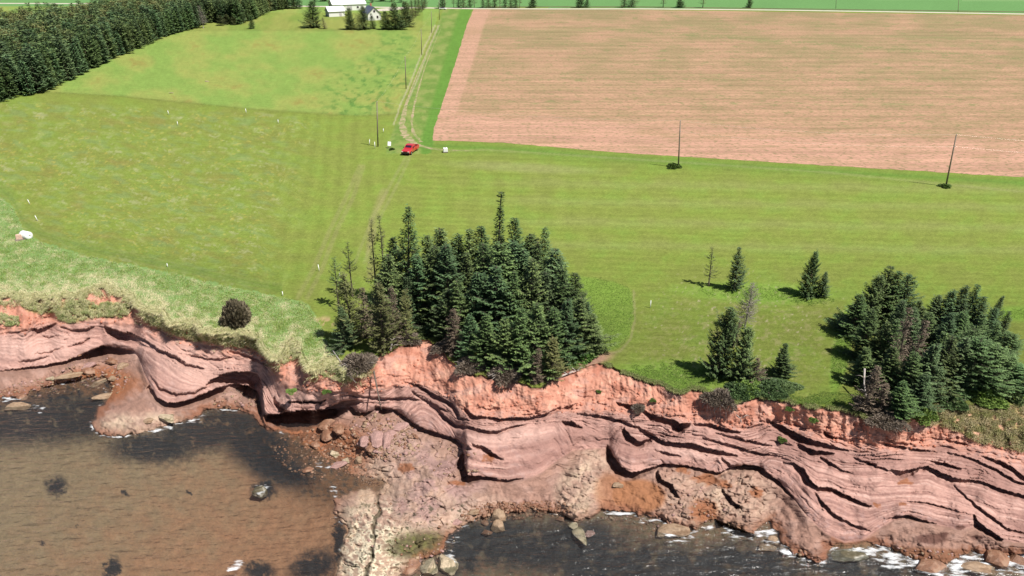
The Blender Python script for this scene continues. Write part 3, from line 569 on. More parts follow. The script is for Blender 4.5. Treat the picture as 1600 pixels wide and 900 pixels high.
# boundaries and patches of the land
LONGB = smooth_cv([(-700,290),(-40,300),(0,308),(20,322),(30,345),(38,362),(60,376),(120,396),(200,413),(280,430),(350,446),(420,460),(480,474),(500,505),(520,560),(545,570),(560,575)], 2)
RP = [(870,425),(895,431),(930,434),(960,440),(984,450),(991,470),(990,500),(984,525),(968,543),(940,552),(900,560),(860,540)]
def ground_col(px, py):
    n1 = fbm(px / 60, py / 30, 301, 4); n2 = fbm(px / 16, py / 8, 302, 3); n3 = fbm(px / 5, py / 3, 303, 2)
    c_lawn = np.array([0.168, 0.217, 0.042]); c_olive = np.array([0.165, 0.190, 0.045]); c_br = np.array([0.140, 0.215, 0.040]); c_straw = np.array([0.25, 0.25, 0.11]); c_red = np.array([0.20, 0.15, 0.045])
    c = mixc(c_lawn, c_olive, sm(n1, -.2, .3) * .7); c = mixc(c, c_br, sm(-n1 + n2 * .5, .0, .5) * .45)
    # mowing stripes running away along the lane west of it, sideways east of it
    e_side = sm(px, 560, 660)
    t_w = (px - 560) / (np.maximum(py, 20) + 260.0) * 260
    st = np.sin(t_w * .55 + 1.5 * n1) * (1 - e_side) * sm(px, 330, 480); st2 = np.sin((py - 0.03 * px) * .75 + n1 * 2) * .8 * e_side + .6 * np.sin(px * .16 + n1) * ell(px, py, 780, 330, 170, 80, 0, .5)
    c = c * (1 + .05 * st + .07 * st2)[..., None]
    # mid-west mown meadow, brownish with clover
    west = (1 - sm(px - 0.25 * (450 - py), 360, 470)) * sm(py, 150 + .05 * px, 165 + .05 * px)
    c = mixc(c, c_red, west * sm(n1 + .4 * n2 + .25 * fbm(px / 90, py / 26, 330, 2), .1, .7) * .3)
    c = mixc(c, c_straw, west * sm(n2 - n1 * .4, .1, .5) * .35)
    dg = fbm((px + 2.2 * py) / 75, (py - .28 * px) / 15, 331, 4); dg2 = fbm((px + 2.2 * py) / 55, (py - .28 * px) / 10, 332, 3)
    c = mixc(c, np.array([0.19, 0.150, 0.052]), west * sm(dg, .05, .5) * .35); c = mixc(c, np.array([0.15, 0.215, 0.08]), west * sm(-dg2, .05, .4) * .5); c = mixc(c, np.array([0.30, 0.30, 0.17]), west * sm(dg2 - dg * .5 + .5 * n3, .30, .6) * .45)
    yel = west * (fbm(px / 9, py / 2.0, 310, 1) > .50) * (fbm(px / 60, py / 35, 311, 2) > .0)
    c = mixc(c, np.array([0.34, 0.30, 0.07]), yel * .45)
    # upper west hay meadow, brighter green
    bl = np.interp(px, [0, 185, 400, 560, 626, 640], [140, 150, 171, 181, 178, 170])
    lanex = np.interp(py, [15, 50, 100, 150, 190, 230], [694, 682, 662, 641, 622, 606])
    up = (py < bl) * (px < lanex - 6)
    hay = mixc(np.array([0.170, 0.255, 0.058]), np.array([0.225, 0.262, 0.068]), sm(n1, -.3, .3)); hay = mixc(hay, c_red, sm(n1 * .8 + n2 * .5, .22, .6) * .6)
    dkp = sm(fbm(px / 14, py / 7, 320, 3), .05, .3) * ell(px, py, 575, 140, 75, 45, -20, .6)
    dkp = np.maximum(dkp, .8 * sm(fbm(px / 12, py / 5, 321, 3), .0, .3) * ell(px, py, 615, 75, 40, 28, -30, .6))
    hay = mixc(hay, np.array([0.075, 0.165, 0.035]), dkp * .8)
    c = np.where(up[..., None], hay, c)
    c = mixc(c, np.array([0.10, 0.12, 0.03]), np.exp(-np.abs(py - bl) / 1.3) * (px < 640) * .6)
    top_ = (py < 47) & (px < 660); c = np.where((top_ & (py > 20))[..., None], mixc(np.array([0.155, 0.215, 0.045]), np.array([0.21, 0.235, 0.06]), sm(n1, -.2, .3)), c)
    c = mixc(c, np.array([0.09, 0.12, 0.03]), np.exp(-np.abs(py - 47.5) / 1.0) * (px < 680) * .45)
    # verges and grass lane
    lane = sm(px, lanex - 4, lanex) * (1 - sm(px, 735 - (py - 15) * .29, 740 - (py - 15) * .29)) * (py < 240)
    c = mixc(c, mixc(np.array([0.13, 0.205, 0.045]), np.array([0.185, 0.225, 0.065]), sm(n2, -.2, .3)), lane)
    c = mixc(c, np.array([0.10, 0.20, 0.035]), lane * sm(px - np.interp(py, [15, 220], [716, 655]), -3, 6))
    # wheel tracks in the grass
    def trk(pts, w, cc, a, c):
        d = sdist(px + 1.2 * n2, py, pts, closed=False); return mixc(c, cc, np.clip((1 - sm(d, w * .4, w)) * a, 0, 1))
    tr_c = np.array([0.26, 0.25, 0.12])
    for off in (0, 11): 
        c = trk([(637 + off * .5, 241), (608 + off, 292), (585 + off, 335), (570 + off * 1.2, 370), (555 + off * 1.3, 410)], 3.5, tr_c, .26, c)
        c = trk([(562 + off * .5, 260), (540 + off, 310), (515 + off, 360), (490 + off * 1.2, 420), (465 + off * 1.4, 465)], 5, np.array([0.235, 0.21, 0.10]), .32, c)
    c = trk([(600, 300), (582, 345), (578, 390), (580, 430)], 9, np.array([0.27, 0.21, 0.12]), .28, c)
    for off in (0, 9): c = trk([(615 + off, 195), (625 + off, 165), (645 + off, 120), (660 + off * .9, 80), (680 + off * .6, 40)], 1.6, np.array([0.33, 0.30, 0.19]), .7, c)
    # mown strip below the crop field, brighter streaks
    ybot = np.interp(px, [676, 800, 960, 1200, 1400, 1600, 3100], [219, 224, 238, 253, 265, 277, 370])
    c = mixc(c, np.array([0.085, 0.175, 0.03]), np.exp(-np.abs(py - ybot - 9) / 6) * (px > 660) * .75)
    c = trk([(656, 228), (700, 236), (760, 234), (900, 243), (1100, 256), (1300, 270), (1600, 300)], 2.2, c_straw, .35, c)
    c = mixc(c, c_straw, ell(px, py, 820, 262, 110, 7, 3, .6) * .45)
    for yy in (290, 318, 350, 385): c = mixc(c, c_straw, np.exp(-((py - yy - .012 * (px - 1100) + 5 * n1) / 7) ** 2) * sm(px, 650, 900) * .22)
    # west mown border curves (dark green arcs)
    lb = LONGB(px)
    c = mixc(c, np.array([0.095, 0.16, 0.03]), np.exp(-np.abs(py - (lb - 12)) / 9) * (px < 440) * .7)
    for k_ in (6, 12, 18): c = mixc(c, c_straw, np.exp(-np.abs(py - (lb - k_)) / 1.2) * (px < 420) * .25)
    # long coastal grass
    lg = (py > lb + 5 * n2 + 2 * n3) & (px < 522)
    lgc = mixc(np.array([0.16, 0.25, 0.08]), np.array([0.32, 0.32, 0.17]), sm(n2 + .3 * n3 + .3 * sm(py - eE[None] if py.shape == gy.shape else 0 * py, -40, 0), .0, .5))
    c = np.where(lg[..., None], lgc, c)
    # rough patches among the eastern clumps
    c = mixc(c, np.array([0.165, 0.27, 0.045]), np.clip(.8 * sm(sdist(px + 4 * n2, py + 3 * n2, RP), -2, 3) + ell(px, py, 1045, 590, 90, 26, 0, .4) + ell(px, py, 1315, 545, 14, 70, 10, .2) + ell(px, py, 1185, 458, 115, 16, 2, .4) + ell(px, py, 1590, 490, 40, 12, 0, .4), 0, 1) * .9)
    c = mixc(c, np.array([0.24, 0.22, 0.10]), ell(px, py, 1170, 530, 160, 75, 0, .6) * sm(n2 + .6 * n3, .05, .4) * .6)
    c = mixc(c, np.array([0.42, 0.36, 0.24]), ell(px, py, 1170, 520, 170, 90, 0, .5) * sm(fbm(px / 7, py / 3.5, 340, 2), .42, .6) * .7)
    c = trk([(990, 455), (992, 500), (985, 530), (970, 548), (945, 555)], 2.5, np.array([0.28, 0.25, 0.13]), .45, c)
    c = mixc(c, np.array([0.42, 0.24, 0.18]), ell(px, py, 918, 565, 36, 9, -15, .5))
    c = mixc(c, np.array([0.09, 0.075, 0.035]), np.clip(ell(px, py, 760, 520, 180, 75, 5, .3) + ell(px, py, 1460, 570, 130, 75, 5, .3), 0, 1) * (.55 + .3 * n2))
    c = mixc(c, np.array([0.40, 0.27, 0.16]), ell(px, py, 508, 503, 16, 8, 0, .5) * (n2 > .05) * .7)
    c = c * (1 + .13 * n3 + .13 * n2)[..., None]
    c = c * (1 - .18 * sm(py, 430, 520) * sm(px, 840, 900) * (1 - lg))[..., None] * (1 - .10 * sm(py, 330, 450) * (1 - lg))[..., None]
    # far side of the road
    farm = py < np.interp(px, [-1500, 640, 740, 1000, 1600, 3100], [6, 11, 12, 12.5, 21, 40])
    c = np.where(farm[..., None], np.array([0.115, 0.235, 0.080]) * (1 + .08 * n1)[..., None], c)
    farm2 = farm & (py < np.interp(px, [-1500, 700, 1600, 3100], [-14, -10, 2, 12])); c = np.where(farm2[..., None], np.array([0.15, 0.26, 0.10]), c)
    return np.clip(c, .01, .8)
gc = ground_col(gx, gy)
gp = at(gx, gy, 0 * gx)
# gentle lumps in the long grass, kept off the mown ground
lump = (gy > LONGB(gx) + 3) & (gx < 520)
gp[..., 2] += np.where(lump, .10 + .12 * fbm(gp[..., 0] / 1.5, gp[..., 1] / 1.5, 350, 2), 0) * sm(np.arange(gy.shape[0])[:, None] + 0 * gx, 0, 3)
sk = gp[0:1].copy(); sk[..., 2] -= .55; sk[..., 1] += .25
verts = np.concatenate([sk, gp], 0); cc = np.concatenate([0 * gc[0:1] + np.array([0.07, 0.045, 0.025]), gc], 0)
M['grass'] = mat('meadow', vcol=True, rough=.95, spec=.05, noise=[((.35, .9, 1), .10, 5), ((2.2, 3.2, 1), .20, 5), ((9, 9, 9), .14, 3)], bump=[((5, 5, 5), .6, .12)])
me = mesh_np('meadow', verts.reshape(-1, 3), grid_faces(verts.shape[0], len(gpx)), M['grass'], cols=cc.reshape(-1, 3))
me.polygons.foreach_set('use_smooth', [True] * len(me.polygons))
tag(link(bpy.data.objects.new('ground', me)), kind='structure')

# ------------------------------------------------------------------ crop field, road, tracks as thin sheets
def sheet(name, quads_px, m, z, cols=None):
    pass
fl = lambda y: np.interp(y, [12, 40, 90, 140, 180, 200, 219], [741, 729, 714, 698, 685, 678, 676])
fb_pts = ([676, 800, 960, 1200, 1400, 1600, 2600], [219, 224, 238, 253, 265, 277, 337])
ft_pts = ([700, 741, 1000, 1600, 2600], [14.5, 14.7, 15.2, 24.0, 39])
nu, nv = 900, 190
u = np.linspace(0, 1, nu) ** 1.15; v = np.linspace(0, 1, nv)
fx = np.zeros((nv, nu)); fy = np.zeros((nv, nu))
for j in range(nv):
    xr = 2500.0
    y_l = 14.9 + (219 - 14.9) * v[j]; xl = fl(y_l) + 1.2 * perlin(np.array([j / 6.0]), np.array([0.0]), 400)[0]
    xs = xl + (xr - xl) * u
    yt = np.interp(xs, *ft_pts); yb = np.interp(xs, *fb_pts) + .8 * perlin(xs / 20, xs * 0, 401)
    fx[j] = xs; fy[j] = yt + (yb - yt) * v[j]
n1 = fbm(fx / 90, fy / 16, 410, 4); n2 = fbm(fx / 22, fy / 2.2, 411, 3); n3 = fbm(fx / 3, fy / 1.5, 412, 2)
c_f = np.array([0.375, 0.225, 0.148]); c_f2 = np.array([0.315, 0.205, 0.125]); c_bare = np.array([0.435, 0.25, 0.18]); c_g = np.array([0.18, 0.185, 0.08])
fv = (fy - np.interp(fx, *ft_pts)) / (np.interp(fx, *fb_pts) - np.interp(fx, *ft_pts))
cfc = mixc(c_f, c_f2, sm(n1 + .5 * n2, -.25, .35))
cfc = mixc(cfc, c_g, np.clip(sm(.8 - fv, 0, .8) * .42 * sm(n1 + .6, 0, .9) + .55 * sm(n2 + .3 * n3, .22, .5) * (fv < .82), 0, .75))
cfc = mixc(cfc, c_g, .7 * np.exp(-((fy - np.interp(fx, [740, 900, 1030, 1250, 1600], [38, 42, 52, 66, 92])) / 3.2) ** 2) * sm(n2 + n3, -.5, .2) * sm(fx, 860, 1000))
cfc = mixc(cfc, c_g, .5 * np.exp(-((fy - np.interp(fx, [900, 1600], [44, 62])) / 2.0) ** 2) * sm(fx, 1250, 1400))
cfc = mixc(cfc, c_g, .6 * np.exp(-((fy - 124 - 2 * n2) / 2.0) ** 2) * sm(n3 + n2, -.1, .2) + .55 * np.exp(-((fy - 158 - .008 * (fx - 750)) / 1.8) ** 2) * sm(n2 + .5 * n1, -.1, .2))
bare = np.maximum(1 - sm(fx - fl(fy), 24, 30), sm(fv, .74 + .05 * n1, .84))
cfc = mixc(cfc, mixc(c_bare, c_f, sm(n1, -.1, .5)), bare * .9)
cfc = mixc(cfc, np.array([0.38, 0.22, 0.16]), .5 * np.exp(-((fv - .93) / .03) ** 2) * sm(n1, -.3, .2))
ywr = 41 / np.tan(PITCH + np.arctan((fy - 450) / FPX)) + 1.2 * n1
cfc = cfc * (1 + .055 * np.cos(ywr * 2 * np.pi / 4.2) * sm(fy, 55, 110) + .06 * np.cos(ywr * 2 * np.pi / 11.0) * sm(fy, 30, 60))[..., None]
cfc = cfc * (1 + .05 * n3 + .05 * n2 + .16 * fbm(fx / 300, fy * .55, 415, 2) + .14 * fbm(fx / 90, fy * .8, 416, 2) * (1 - .5 * bare))[..., None]
M['field'] = mat('tilled_red_soil', vcol=True, rough=.95, spec=.05, noise=[((.25, 1.3, 1), .08, 5), ((1.1, 2.6, 1), .12, 4)], tintmix=[((.9, 1.6, 1), (0.11, 0.13, 0.05), .52, .66, .75), ((.12, .8, 1), (0.20, 0.17, 0.08), .50, .68, .5)], bump=[((.6, 4, 1), .5, .10)])
fp = at(fx, fy, 0 * fx + .015)
tag(link(bpy.data.objects.new('crop_field', mesh_np('crop_field', fp.reshape(-1, 3), grid_faces(nv, nu), M['field'], cols=cfc.reshape(-1, 3)))), kind='structure')

def ribbon(name, pts, widths, m, z, segs=60, wob=.15, seed=0):
    "a flat strip along ground points"
    P_ = [np.array(at(a, b)) for a, b in pts]; s = np.linspace(0, len(P_) - 1, segs); vs = []
    ctr = np.stack([np.interp(s, range(len(P_)), [p[i] for p in P_]) for i in range(2)], 1)
    ctr[1:-1] = (ctr[:-2] + ctr[1:-1] * 2 + ctr[2:]) / 4
    w = np.interp(s, range(len(P_)), widths); tg = np.gradient(ctr, axis=0); tg /= np.linalg.norm(tg, axis=1, keepdims=True); nn = np.stack([-tg[:, 1], tg[:, 0]], 1)
    K = 5; kk = np.linspace(-1, 1, K)
    jit = 1 + wob * fbm(np.arange(segs) / 1.7, np.zeros(segs), 500 + seed, 3)[:, None] * 2
    xy = ctr[:, None] + nn[:, None] * (kk[None, :, None] * (w[:, None] * jit / 2)[..., None])
    vv = np.concatenate([xy, np.full((segs, K, 1), z)], 2)
    return tag(link(bpy.data.objects.new(name, mesh_np(name, vv.reshape(-1, 3), grid_faces(segs, K), m))), kind='structure')
M['road'] = mat('pale_gravel', (0.48, 0.43, 0.35), .9, noise=[((.3, .3, .3), .1, 4)])
M['track'] = mat('bleached_dirt', (0.34, 0.26, 0.16), .95, noise=[((.8, .8, .8), .25, 5), ((3, 3, 3), .15, 3)], tintmix=[((.5, .5, .5), (0.17, 0.21, 0.06), .42, .58, .9)])
ribbon('road', [(-900, 2), (200, 6), (640, 12), (740, 13.6), (880, 14.0), (1000, 13.8), (1200, 15.6), (1400, 18.6), (1600, 22.0), (2200, 33)], [6.5] * 10, M['road'], .03, 140, 0)
ribbon('dirt_track', [(686, 40), (672, 70), (655, 108), (643, 138), (634, 165), (628, 195), (633, 212), (650, 226), (676, 233), (735, 236)], [.15, .2, .35, .5, .8, 1.3, 1.7, 1.4, .6, .3], M['track'], .012, 120, .5, 1)
ribbon('wheel_rut', [(690, 42), (678, 70), (664, 105), (655, 135), (647, 165), (643, 190), (646, 208), (658, 222)], [.1, .15, .25, .35, .5, .6, .7, .6], M['track'], .018, 90, .6, 2)
ribbon('farm_yard', [(640, 12.5), (612, 14), (588, 17)], [8, 14, 10], M['road'], .025, 20, .1, 3)
ribbon('verge', [(760, 10.6), (1000, 10.8), (1600, 18.6), (2200, 29)], [7] * 4, mat('verge_grass', (0.10, 0.115, 0.045), .95, noise=[((.1, .5, 1), .4, 4)]), .02, 100, .3, 4)

# ------------------------------------------------------------------ spruces
def foliage_mat(name, rnd=.2, tr=.25):
    m = mat(name, vcol=True, rough=.62, spec=.25, rnd=rnd); N = m.node_tree.nodes; L = m.node_tree.links
    p = N['Principled BSDF']; src = p.inputs['Base Color'].links[0].from_socket
    t = N.new('ShaderNodeBsdfTranslucent'); L.new(src, t.inputs[0]); mx = N.new('ShaderNodeMixShader'); mx.inputs[0].default_value = tr
    o = N['Material Output']; L.new(p.outputs[0], mx.inputs[1]); L.new(t.outputs[0], mx.inputs[2]); L.new(mx.outputs[0], o.inputs[0]); return m
M['needles'] = foliage_mat('spruce_needles', .28, .10)
M['twigs'] = foliage_mat('dead_twigs', 0, .08)
M['bark'] = mat('spruce_bark', (0.13, 0.10, 0.08), .95, noise=[((6, 6, 2), .35, 4)])
M['greybark'] = mat('weathered_wood', (0.38, 0.34, 0.31), .9, noise=[((5, 5, 2), .25, 4)])

def spruce_arrays(seed, H=10.0, Rr=2.2, whorl=.29, nb=7, step=.10, leaf=.29, clump=0.0, lowcut=.06, kind='green', profile=.85, droop=.25, lod=1.0):
    """returns (leaf verts, leaf quads, leaf colours, wood verts, wood quads): a tapered trunk, whorls of limbs and flat needle sprays"""
    r = np.random.default_rng(seed); lv = []; lc = []; wv = []; wf = []
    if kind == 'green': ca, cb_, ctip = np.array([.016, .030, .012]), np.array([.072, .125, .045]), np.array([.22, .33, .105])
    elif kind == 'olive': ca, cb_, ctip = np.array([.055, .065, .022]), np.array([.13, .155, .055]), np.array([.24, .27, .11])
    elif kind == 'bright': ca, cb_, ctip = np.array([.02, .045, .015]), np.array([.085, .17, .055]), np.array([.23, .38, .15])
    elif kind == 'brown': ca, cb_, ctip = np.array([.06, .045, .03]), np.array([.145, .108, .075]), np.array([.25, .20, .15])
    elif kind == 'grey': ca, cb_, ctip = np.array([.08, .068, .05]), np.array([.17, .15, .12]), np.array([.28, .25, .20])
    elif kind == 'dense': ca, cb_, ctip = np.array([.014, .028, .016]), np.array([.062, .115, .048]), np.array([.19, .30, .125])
    z = H * lowcut; sway = r.normal(0, .012 * H, 2)
    def trunk_at(z): f = (z / H) ** 1.5; return np.array([sway[0] * f, sway[1] * f])
    def limb(p0, p1, r0, r1):
        d = p1 - p0; a = np.cross(d, [0, 0, 1.0]); n = np.linalg.norm(a); a = a / n if n > 1e-6 else np.array([1.0, 0, 0]); b = np.cross(d, a); b /= np.linalg.norm(b) + 1e-9
        k = len(wv)
        for (p, rr) in ((p0, r0), (p1, r1)):
            for q in range(3):
                an = q * 2.094; wv.append(p + rr * (a * math.cos(an) + b * math.sin(an)))
        for q in range(3): wf.append((k + q, k + (q + 1) % 3, k + 3 + (q + 1) % 3, k + 3 + q))
    # trunk
    nT = 9; base = len(wv); tr0 = .012 * H + .04
    for i in range(nT):
        zz = H * .985 * i / (nT - 1); c = trunk_at(zz); rr = tr0 * (1 - zz / H) ** .8 * (1.35 if i == 0 else 1) + .008
        for q in range(7): wv.append(np.array([c[0] + rr * math.cos(q * .8976), c[1] + rr * math.sin(q * .8976), zz - (.3 if i == 0 else 0)]))
    for i in range(nT - 1):
        for q in range(7): wf.append((base + i * 7 + q, base + i * 7 + (q + 1) % 7, base + (i + 1) * 7 + (q + 1) % 7, base + (i + 1) * 7 + q))
    lobes = r.uniform(0, 6.28, 4); lamp = r.uniform(.08, .25, 4)
    while z < H * .985:
        f = z / H
        rad = Rr * ((1 - f) ** profile) * min(1.0, .55 + f * 3.2) + .10
        if clump: rad *= .35 + 1.0 * max(0, math.sin(z * 2.3 + seed)) ** .6 if r.random() < clump else 1
        m = max(3, int(round(nb * (.6 + .4 * (1 - f)) + r.normal(0, .8)))); a0 = r.uniform(0, 6.28)
        for b in range(m):
            an = a0 + b * 6.283 / m + r.normal(0, .22)
            Lb = rad * r.uniform(.62, 1.12) * (1 + sum(lamp[i] * math.sin((i + 1) * an + lobes[i] + z * .6) for i in range(3)))
            if Lb < .08: continue
            c = trunk_at(z); el = (.75 * f - droop * (1 - f)) + r.normal(0, .10); up = .22 * Lb * (1 - f * .5)
            hd = np.array([math.cos(an), math.sin(an)]); perp = np.array([-hd[1], hd[0]])
            n = max(2, int(Lb / step)); ts = (np.arange(n) + r.uniform(.2, .8, n)) / n; ts = ts[ts > .12 + .10 * (1 - f)]
            p0 = np.array([c[0], c[1], z])
            def pt(t):
                t = np.asarray(t); o = Lb * t; return np.stack([p0[0] + hd[0] * o, p0[1] + hd[1] * o, z + o * math.tan(el) + up * t * t * t - .12 * Lb * np.sin(t * 3.14)], -1)
            if lod >= 1 or kind in ('brown', 'grey'): limb(p0, pt(.55), .012 + .008 * Lb, .008 + .004 * Lb); limb(pt(.55), pt(.97), .008 + .004 * Lb, .005)
            if len(ts) == 0: continue
            for sgn in (-1, 1, 0):
                if kind == 'grey' and r.random() < .25: continue
                tt_ = ts if sgn else ts[::2]
                q = pt(tt_) + r.normal(0, .02, (len(tt_), 3)); ll = leaf * r.uniform(.6, 1.25, len(tt_)) * (.55 + .75 * np.sin(np.clip(tt_, 0, 1) * 2.6 + .25)) * (1 if lod >= 1 else 1.5)
                ang = sgn * r.uniform(.55, 1.15, len(tt_)); dirh = hd[None] * np.cos(ang)[:, None] + perp[None] * np.sin(ang)[:, None]
                dz = r.normal(-.10, .22, len(tt_)) + (.25 if sgn == 0 else 0)
                d3 = np.concatenate([dirh, dz[:, None]], 1); d3 /= np.linalg.norm(d3, axis=1, keepdims=True)
                s3 = np.concatenate([-dirh[:, 1:2], dirh[:, 0:1], r.normal(0, .35, (len(tt_), 1))], 1); s3 /= np.linalg.norm(s3, axis=1, keepdims=True)
                wdt = ll * (.20 if kind == 'grey' else .34)
                a_ = q; b_ = q + d3 * (ll * .55)[:, None] + s3 * wdt[:, None] * .5; c_ = q + d3 * ll[:, None]; e_ = q + d3 * (ll * .5)[:, None] - s3 * wdt[:, None] * .5
                lv.append(np.stack([a_, b_, c_, e_], 1))
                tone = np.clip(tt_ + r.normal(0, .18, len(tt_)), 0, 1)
                base_c = ca + (cb_ - ca) * tone[:, None]; tipc = cb_ + (ctip - cb_) * (np.clip(tone - .45, 0, 1) * 1.6)[:, None]  # inner needles darkened as crown shade; pale new-growth tips lightened further as highlights
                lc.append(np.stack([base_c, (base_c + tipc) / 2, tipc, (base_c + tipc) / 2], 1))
        z += whorl * r.uniform(.75, 1.25) * (1 - .35 * f)
    LV = np.concatenate(lv).reshape(-1, 3); LC = np.concatenate(lc).reshape(-1, 3); LF = np.arange(len(LV)).reshape(-1, 4)
    return LV, LF, LC, np.array(wv), np.array(wf)
PROTO = {}
def proto(key, **kw):
    LV, LF, LC, WV, WF = spruce_arrays(**kw)
    grey = kw.get('kind') in ('grey',)
    PROTO[key] = (mesh_np('crown', LV, LF, M['twigs' if kw.get('kind') in ('brown', 'grey') else 'needles'], cols=LC, smooth=False), mesh_np('trunk', WV, WF, M['greybark'] if grey else M['bark']), kw.get('H', 10.0), kw.get('Rr', 2.2))
for i in range(6): proto('g%d' % i, seed=100 + i, Rr=2.3 + .1 * (i % 3), kind='green' if i % 2 else 'dense', profile=.88 + .10 * (i % 3), clump=.2)
for i in range(2): proto('w%d' % i, seed=120 + i, Rr=3.7, H=10, kind='green', profile=.75, leaf=.42, droop=.15, lowcut=.03)
for i in range(2): proto('l%d' % i, seed=170 + i, Rr=3.0, kind='bright', profile=.6, clump=.1, lowcut=.0)
for i in range(2): proto('o%d' % i, seed=130 + i, Rr=2.6, kind='olive', profile=.7, clump=.5, nb=6)
for i in range(3): proto('b%d' % i, seed=140 + i, Rr=2.0, kind='brown', profile=.8, nb=5, step=.2, leaf=.28, clump=.3)
proto('d0', seed=150, Rr=3.0, kind='grey', profile=.8, nb=7, step=.16, leaf=.30, lowcut=.22)
proto('s0', seed=160, Rr=1.9, kind='green', profile=.5, nb=4, lowcut=.45, clump=.9, whorl=.5); proto('s1', seed=161, Rr=1.7, kind='olive', profile=.55, nb=4, lowcut=.25, clump=.9, whorl=.5)
proto('t0', seed=162, Rr=2.6, kind='green', profile=1.9, nb=7)
proto('p0', seed=163, Rr=2.7, kind='brown', profile=.55, nb=7, step=.12, leaf=.4, lowcut=.0, H=6)
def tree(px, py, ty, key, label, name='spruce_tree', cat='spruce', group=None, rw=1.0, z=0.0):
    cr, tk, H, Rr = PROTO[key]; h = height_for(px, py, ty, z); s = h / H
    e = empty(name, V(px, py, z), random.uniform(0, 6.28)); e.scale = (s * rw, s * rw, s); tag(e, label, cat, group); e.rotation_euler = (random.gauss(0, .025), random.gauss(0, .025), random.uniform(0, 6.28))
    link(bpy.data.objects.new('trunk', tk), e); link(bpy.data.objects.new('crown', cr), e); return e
GL = 'dark green spruce inside the big dense clump on the cliff edge'; GG = 'spruces of the big clump at the middle of the cliff edge'
g = lambda: 'g%d' % random.randrange(6)
tree(529, 478, 401, 's0', 'thin spruce with bare trunk and tufted top, leftmost beside the big clump', rw=1.0)
tree(551, 462, 376, 's0', 'thin spruce with a small crown, second from the left beside the big clump', rw=.9)
tree(589, 468, 344, 's1', 'scraggly thin spruce with bare lower stem at the left back of the big clump', rw=.8)
tree(604, 470, 337, 's1', 'scraggly brownish spruce beside the tall pointed one at the left back of the clump', rw=.8)
tree(640, 490, 321, 'g1', 'tall broad pointed spruce at the left back of the big clump', rw=.95)
tree(776, 470, 298, 't0', 'tallest spruce with a thin bare spire, standing above the big clump', rw=1.0)
tree(851, 468, 352, 'g3', 'slim pointed spruce at the right back corner of the big clump')
tree(552, 535, 424, 'o0', 'ragged olive spruce at the left front of the big clump above the cliff', rw=1.0)
tree(540, 545, 478, 'g2', 'short dark spruce leaning at the far left foot of the big clump', rw=1.5)
tree(572, 528, 448, 'b0', 'brown half-dead spruce in the left part of the big clump', rw=1.2)
tree(600, 548, 440, 'o1', 'olive green ragged spruce at the cliff edge left of the bare soil', rw=1.0)
tree(616, 538, 450, 'b1', 'brown dying spruce behind the olive one at the cliff edge', rw=1.1)
tree(634, 532, 455, 'o0', 'olive spruce on the rim right above the bare red soil face', rw=.9)
SKY = {692: 'spruce tip on the back skyline of the big clump, left of three level tips', 713: 'lowest of the three level tips on the back skyline of the big clump', 733: 'right of the three level tips on the back skyline of the big clump', 758: 'back row spruce touching the left side of the tallest spire', 805: 'bushy topped spruce just right of the tallest spire', 826: 'back row spruce between the bushy topped one and the slim corner spruce'}
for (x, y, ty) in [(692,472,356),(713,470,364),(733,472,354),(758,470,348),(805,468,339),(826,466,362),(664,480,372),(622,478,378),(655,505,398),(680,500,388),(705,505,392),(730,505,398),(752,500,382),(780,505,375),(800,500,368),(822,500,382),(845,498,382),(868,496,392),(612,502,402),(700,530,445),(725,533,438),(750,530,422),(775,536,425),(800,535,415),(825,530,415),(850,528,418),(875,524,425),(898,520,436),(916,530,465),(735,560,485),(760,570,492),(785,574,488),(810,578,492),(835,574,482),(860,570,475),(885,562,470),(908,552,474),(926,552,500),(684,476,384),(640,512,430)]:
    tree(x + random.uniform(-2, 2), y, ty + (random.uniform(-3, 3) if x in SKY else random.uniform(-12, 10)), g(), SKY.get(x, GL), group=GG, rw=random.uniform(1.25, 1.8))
for (x, y, ty, kk, lb) in [(712,552,482,'b2','brown bare-limbed spruce low on the front rim of the big clump'),(672,505,450,'b1','rust brown spruce in the hollow middle of the big clump'),(838,596,545,'b2','brown scrub spruce hanging at the lowest rim of the big clump')]:
    tree(x, y, ty, kk, lb, rw=1.4)
tree(862, 590, 528, 'o1', 'yellowish green low spruce at the right front rim of the big clump', rw=1.3)
# east trees
tree(1107, 447, 387, 's1', 'sparse thin spruce, left one of the pair standing on the lawn', rw=1.1); tree(1147, 452, 384, 'g4', 'bushy spruce, right one of the pair standing on the lawn', rw=1.15)
tree(1262, 462, 393, 'w0', 'lone broad spruce on the lawn with a small one at its right side', rw=.72); tree(1283, 464, 424, 'g0', 'small spruce touching the right side of the lone broad spruce', rw=1.4)
tree(1163, 514, 437, 'd0', 'grey leafless dead tree with dark trunk behind the cliff-edge spruces', 'dead_tree', 'dead tree', rw=1.1)
tree(1123, 585, 480, 'w1', 'wide blue-green spruce in the pair by the tangled roots', rw=.75); tree(1157, 592, 512, 'w0', 'lower spruce right of the wide blue-green one by the tangled roots', rw=.8)
tree(1219, 588, 537, 'g5', 'small lone spruce between the root tangle and the mown grass', rw=1.7); tree(1147, 540, 500, 'b2', 'little brown dead spruce behind the wide blue-green pair', rw=1.2)
tree(1180, 598, 560, 'b1', 'low brown twiggy spruce between two green ones near the rim', rw=1.9)
GL2 = 'green spruce inside the dense eastern clump near the right edge of the photo'; GG2 = 'spruces of the eastern clump'
tree(1350, 515, 430, 'w0', 'broad spruce at the left of the eastern clump spreading a dark limb', rw=.8)
tree(1395, 608, 483, 'b0', 'tall rust-brown dead spruce at the front of the eastern clump', rw=.9); tree(1420, 592, 500, 'b1', 'second brown dying spruce right of the tallest brown one in the eastern clump', rw=1.1)
tree(1350, 642, 570, 'b2', 'grey-brown dead spruce at the left foot of the eastern clump', rw=1.5)
